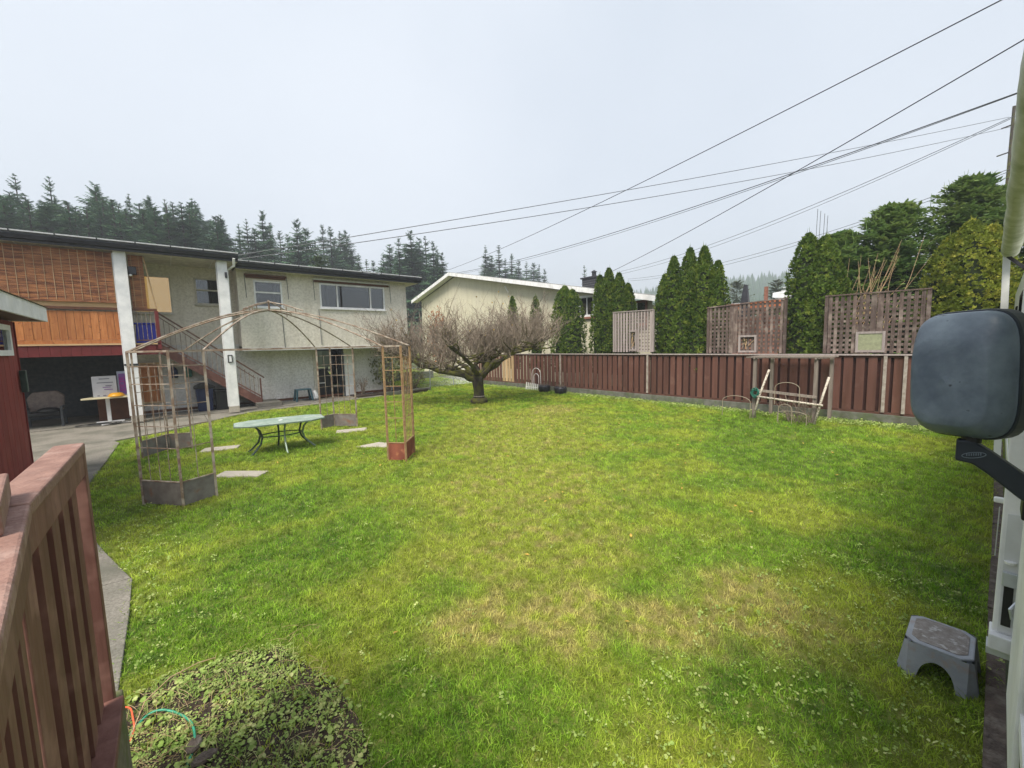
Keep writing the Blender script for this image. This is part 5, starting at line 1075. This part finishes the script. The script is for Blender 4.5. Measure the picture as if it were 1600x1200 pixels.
# ---------------------------------------------------------------- utility poles and overhead wires
def pole(x,y,h,lab,extra=True):
    t=thing('utility_pole',lab,'utility pole',(x,y,0)); MB().tube([(x,y,-.1),(x,y,h)],[.16,.11],10).build('shaft',m_bark,t)
    MB().bar((x-.9,y+.4,h-.5),(x+.9,y-.4,h-.5),.1,.12).build('crossarm',m_bark,t)
    for k in (-.8,-.3,.3,.8): MB().lathe((x+k,y-k*.44,h-.43),[(.04,0),(.05,.06),(.03,.12)],8).build('insulator',m_white,t)
pole(17.5,-14,11.5,'wooden utility pole behind the viewer that carries the overhead wires')
pp=at(1583,185,46); t=thing('utility_pole','thin distant utility pole just left of the awning','utility pole',(pp.x,pp.y,0)); MB().tube([(pp.x,pp.y,-.1),(pp.x,pp.y,pp.z+.8)],[.14,.08],8).build('shaft',m_bark,t)
for dz,dx in ((-.4,.5),(-2.2,.6),(-5,.5)): MB().bar((pp.x-dx*.6,pp.y-dx,pp.z+dz),(pp.x+dx*.6,pp.y+dx,pp.z+dz),.07,.07).build('crossarm',m_bark,t)
def wire(p0,d0,p1,d1,mid,r_,mt,lab,off=0,ext=1.0):
    A=at(*p0,d0);B=at(*p1,d1); B=A+(B-A)*ext
    def proj(P):
        q=P-Vector((0,0,EYE)); z=q.dot(fw); return 800+F_PX*q.dot(rt)/z,600-F_PX*q.dot(up)/z
    def pt(t,s): q=A.lerp(B,t); return q+Vector((0,0,-4*s*t*(1-t)))
    def err(s):
        best=None
        for i in range(1,60):
            P=pt(i/60,s)
            if (P-Vector((0,0,EYE))).dot(fw)<1: continue
            x,y=proj(P)
            if best is None or abs(x-mid[0])<best[0]: best=(abs(x-mid[0]),y)
        return best[1]-mid[1]
    lo,hi=-1.0,9.0
    for _ in range(30):
        m_=(lo+hi)/2
        if err(m_)>0: hi=m_
        else: lo=m_
    s=max((lo+hi)/2,.05)
    o=MB().tube([pt(i/36,s)+Vector((off,0,off)) for i in range(37)],r_,5).build('overhead_wire',mt,loc=tuple(A)); return tag(o,lab,'wire','overhead wires')
wire((700,422),55,(1558,0),18,(1060,259),.019,m_wire,'highest overhead wire, running up to the top right corner',0,1.03)
wire((950,427),45,(1600,59),20,(1285,247),.021,m_wire,'steep overhead wire crossing the flatter ones at right',0,1.05)
wire((690,430),60,(1594,135),24,(1037,337),.021,m_wire,'thick middle overhead wire leading down to the neighbour gable',0,1.05)
wire((690,432),60,(1594,137),24,(1037,341),.015,m_wirel,'thin wire running just under the thick middle wire',.05,1.05)
wire((352,402),19.6,(1577,183),45,(981,295),.015,m_wirel,'upper of two flat thin wires from the house roof corner',0)
wire((352,408),19.6,(1580,198),45,(970,316),.015,m_wirel,'lower of two flat thin wires from the house roof corner',0)
wire((970,424),70,(1589,179),44,(1262,325),.024,m_wirel,'upper wire of the close pair above the cedar clumps',0)
wire((970,428),70,(1589,181),44,(1262,330),.02,m_wirel,'lower wire of the close pair above the cedar clumps',.0)
wire((981,436),75,(1577,264),42,(1262,371),.02,m_wirel,'lowest pair upper wire passing behind the rounded cedar',0)
wire((981,439),75,(1577,268),42,(1262,376),.02,m_wirel,'lowest pair lower wire passing behind the rounded cedar',0)
# ---------------------------------------------------------------- conifers on the slope
def conifer(seed,h=1.0,full=1.0,levels=46):
    rg=random.Random(seed); b=MB(); tr=MB().tube([(0,0,-.05),(0,0,.5),(0,0,.97)],[.014,.009,.002],6)
    asym=rg.uniform(0,6.28)
    for i in range(levels):
        f=(i+rg.uniform(-.4,.4))/levels; z=.10+.89*f; rmax=(.215*full)*(1-f)**.85+.008; nb=rg.randint(7,10) if f<.85 else 5
        if rg.random()<.12: rmax*=.7
        for k in range(nb):
            a=rg.uniform(0,6.283); ln=rmax*rg.uniform(.55,1.2)*(1+.18*math.cos(a-asym)); d=Vector((math.cos(a),math.sin(a),.10-.55*(1-f)+(.5 if f>.88 else 0))).normalized(); tg=Vector((-d.y,d.x,0)).normalized()
            p0=Vector((0,0,z)); n=6
            for s in range(1,n+1):
                p=p0+d*ln*(s/n)+Vector((0,0,.12*ln*(s/n)**2)); wv=ln*.42*(1.15-s/n)+.006
                for sd in (-1,1):
                    e=p+tg*sd*wv*rg.uniform(.7,1.3)+d*ln*.12+Vector((0,0,-wv*rg.uniform(.2,.7))); q=p-d*ln*.14; b.add([q,p+d*ln*.05,e],[(0,1,2)])
    return b.mesh('crown',m_conifer),tr.mesh('trunk',m_conbark)
CON=[conifer(100+i,full=f,levels=l) for i,(f,l) in enumerate(((1.0,46),(.85,42),(1.2,50),(.95,40),(1.35,46),(.75,34)))]
rg=random.Random(77); cidx=0
def placecon(px,py,d,hh,lab,grp,k=None,wid=1.0):
    global cidx
    P=at(px,py,d); z0=P.z-hh; k=cidx%len(CON) if k is None else k; cidx+=1
    z0=hgt(P.x,P.y)-.1; hh=P.z-z0
    t=thing('conifer_tree',lab,'conifer',(P.x,P.y,z0),grp,rotz=rg.uniform(0,6.28)); t.scale=(hh*wid,hh*wid,hh)
    for nm,me in (('crown',CON[k][0]),('trunk',CON[k][1])): o=D.objects.new(nm,me); COL.objects.link(o); o.parent=t
G1='conifers on the slope behind the house'; L1='tall dark conifer standing in the dense wood behind the left part of the house'
for px,py,lab,w_ in ((22,268,'spiky conifer top nearest the left edge of the wood',.95),(75,268,'tallest slender conifer rising above the left end of the wood',.8),(147,281,'broad conifer forming the central peak of the wood behind the house',1.2),(200,298,'pointed conifer right of the central broad peak',.8),(232,303,'twin topped looking conifer left of the dip in the wood',.9),(256,304,'narrow conifer beside the twin topped one',.75),(298,306,'last high pointed conifer before the wood slopes down',.9),(344,330,'conifer on the right falling edge of the wood',1.0),(408,324,'leading conifer of the group above the roof step',.95),(384,338,'left shoulder conifer of the group above the roof step',.9),(462,338,'single conifer between the roof step group and next group',.85)):
    placecon(px,py,rg.uniform(74,84),0,lab,G1,wid=w_)
for i in range(76):
    px=rg.uniform(-30,352); base=np.interp(px,[-30,0,50,110,147,200,260,300,330,352],[300,294,300,322,305,318,325,322,336,352]); placecon(px,base+rg.uniform(-14,18),rg.uniform(64,88),0,L1,G1,wid=rg.uniform(1.15,1.7))
ORD=['leftmost','second','third','fourth','fifth','sixth','seventh','eighth','ninth','tenth','eleventh','twelfth']
def grp(lst,fn,lab,w0,w1,d0,d1):
    for i_,(px,py) in enumerate(sorted(lst)): placecon(px,py,rg.uniform(d0,d1),0,lab%ORD[i_],G1,wid=rg.uniform(w0,w1))
L2='dark conifer filling the tree line above the right hand roof of the house'
grp([(372,346),(420,342),(436,356),(448,362),(476,352),(396,352),(424,362),(455,375)],0,'%s conifer counted from the left in the tree line above the roof step',.95,1.3,76,92)
grp([(503,348),(515,350),(530,358),(540,358),(492,372),(522,368),(548,385),(560,394),(572,402),(582,404)],0,'%s conifer from the left in the pointed group above the wide window',.95,1.3,82,98)
grp([(608,378),(622,366),(641,357),(655,368),(664,364),(676,374),(690,392),(632,380),(650,378),(598,392),(618,388),(683,386)],0,'%s conifer from the left in the dense clump left of the neighbour gable',.95,1.3,74,86)
grp([(758,380),(779,379),(799,393),(768,396),(789,402),(810,404)],0,'%s conifer from the left in the clump standing above the neighbour gable',1.0,1.3,96,112)
grp([(822,406),(833,408),(842,410),(851,418)],0,'%s of the smaller conifers right of the clump above the neighbour gable',.95,1.15,112,124)
placecon(913,411,90,0,'lone sparse conifer beside the neighbour chimney',G1,k=5,wid=.9)
sprayTree('broadleaf_tree',13.5,48,12.5,3.2,260,'yellow green tree showing above the dark gutter step',M('mid_green_foliage',(.10,.15,.035),(.07,.11,.03),1,.7,world=True),31,0)
D.objects['broadleaf_tree']['group']='garden trees beyond the houses'
# far ridge woods
b=MB(); rg=random.Random(9)
for i in range(5200):
    az_=rad(rg.uniform(-20,100)); d=rg.uniform(290,500); x,y=d*math.sin(az_),d*math.cos(az_); z=hgt(x,y)-1; h=rg.uniform(10,19); r_=h*rg.uniform(.16,.24)
    if z<6: continue
    b.lathe((x,y,z),[(r_,h*.1),(r_*.62,h*.45),(r_*.3,h*.75),(.05,h)],5)
tag(b.build('far_wood',m_conifer),'hazy conifer wood covering the far ridge','wood',kind='stuff')
for px,py,d,s,lab in ((1152,438,60,3,'rounded olive tree beyond the middle lattice, left of the flue'),(1215,436,55,2.5,'yellowish olive tree beyond the middle lattice, right of the flue')):
    P=at(px,py,d); sprayTree('broadleaf_tree',P.x,P.y,P.z,s,220,lab,M('olive_foliage',(.12,.14,.05),(.09,.10,.04),1,.7,world=True),40+px,0)
# ---------------------------------------------------------------- haze
mh=D.materials.new('haze'); mh.use_nodes=True; nt=mh.node_tree; nt.nodes.clear(); pv=N(nt,'ShaderNodeVolumePrincipled'); pv.inputs['Density'].default_value=.0016; pv.inputs['Color'].default_value=(.86,.93,1,1); pv.inputs['Anisotropy'].default_value=.1
ou=N(nt,'ShaderNodeOutputMaterial'); nt.links.new(pv.outputs[0],ou.inputs['Volume'])
h=bx(-1150,1150,-1150,1150,-1.4,105).build('haze',mh); h['kind']='stuff'
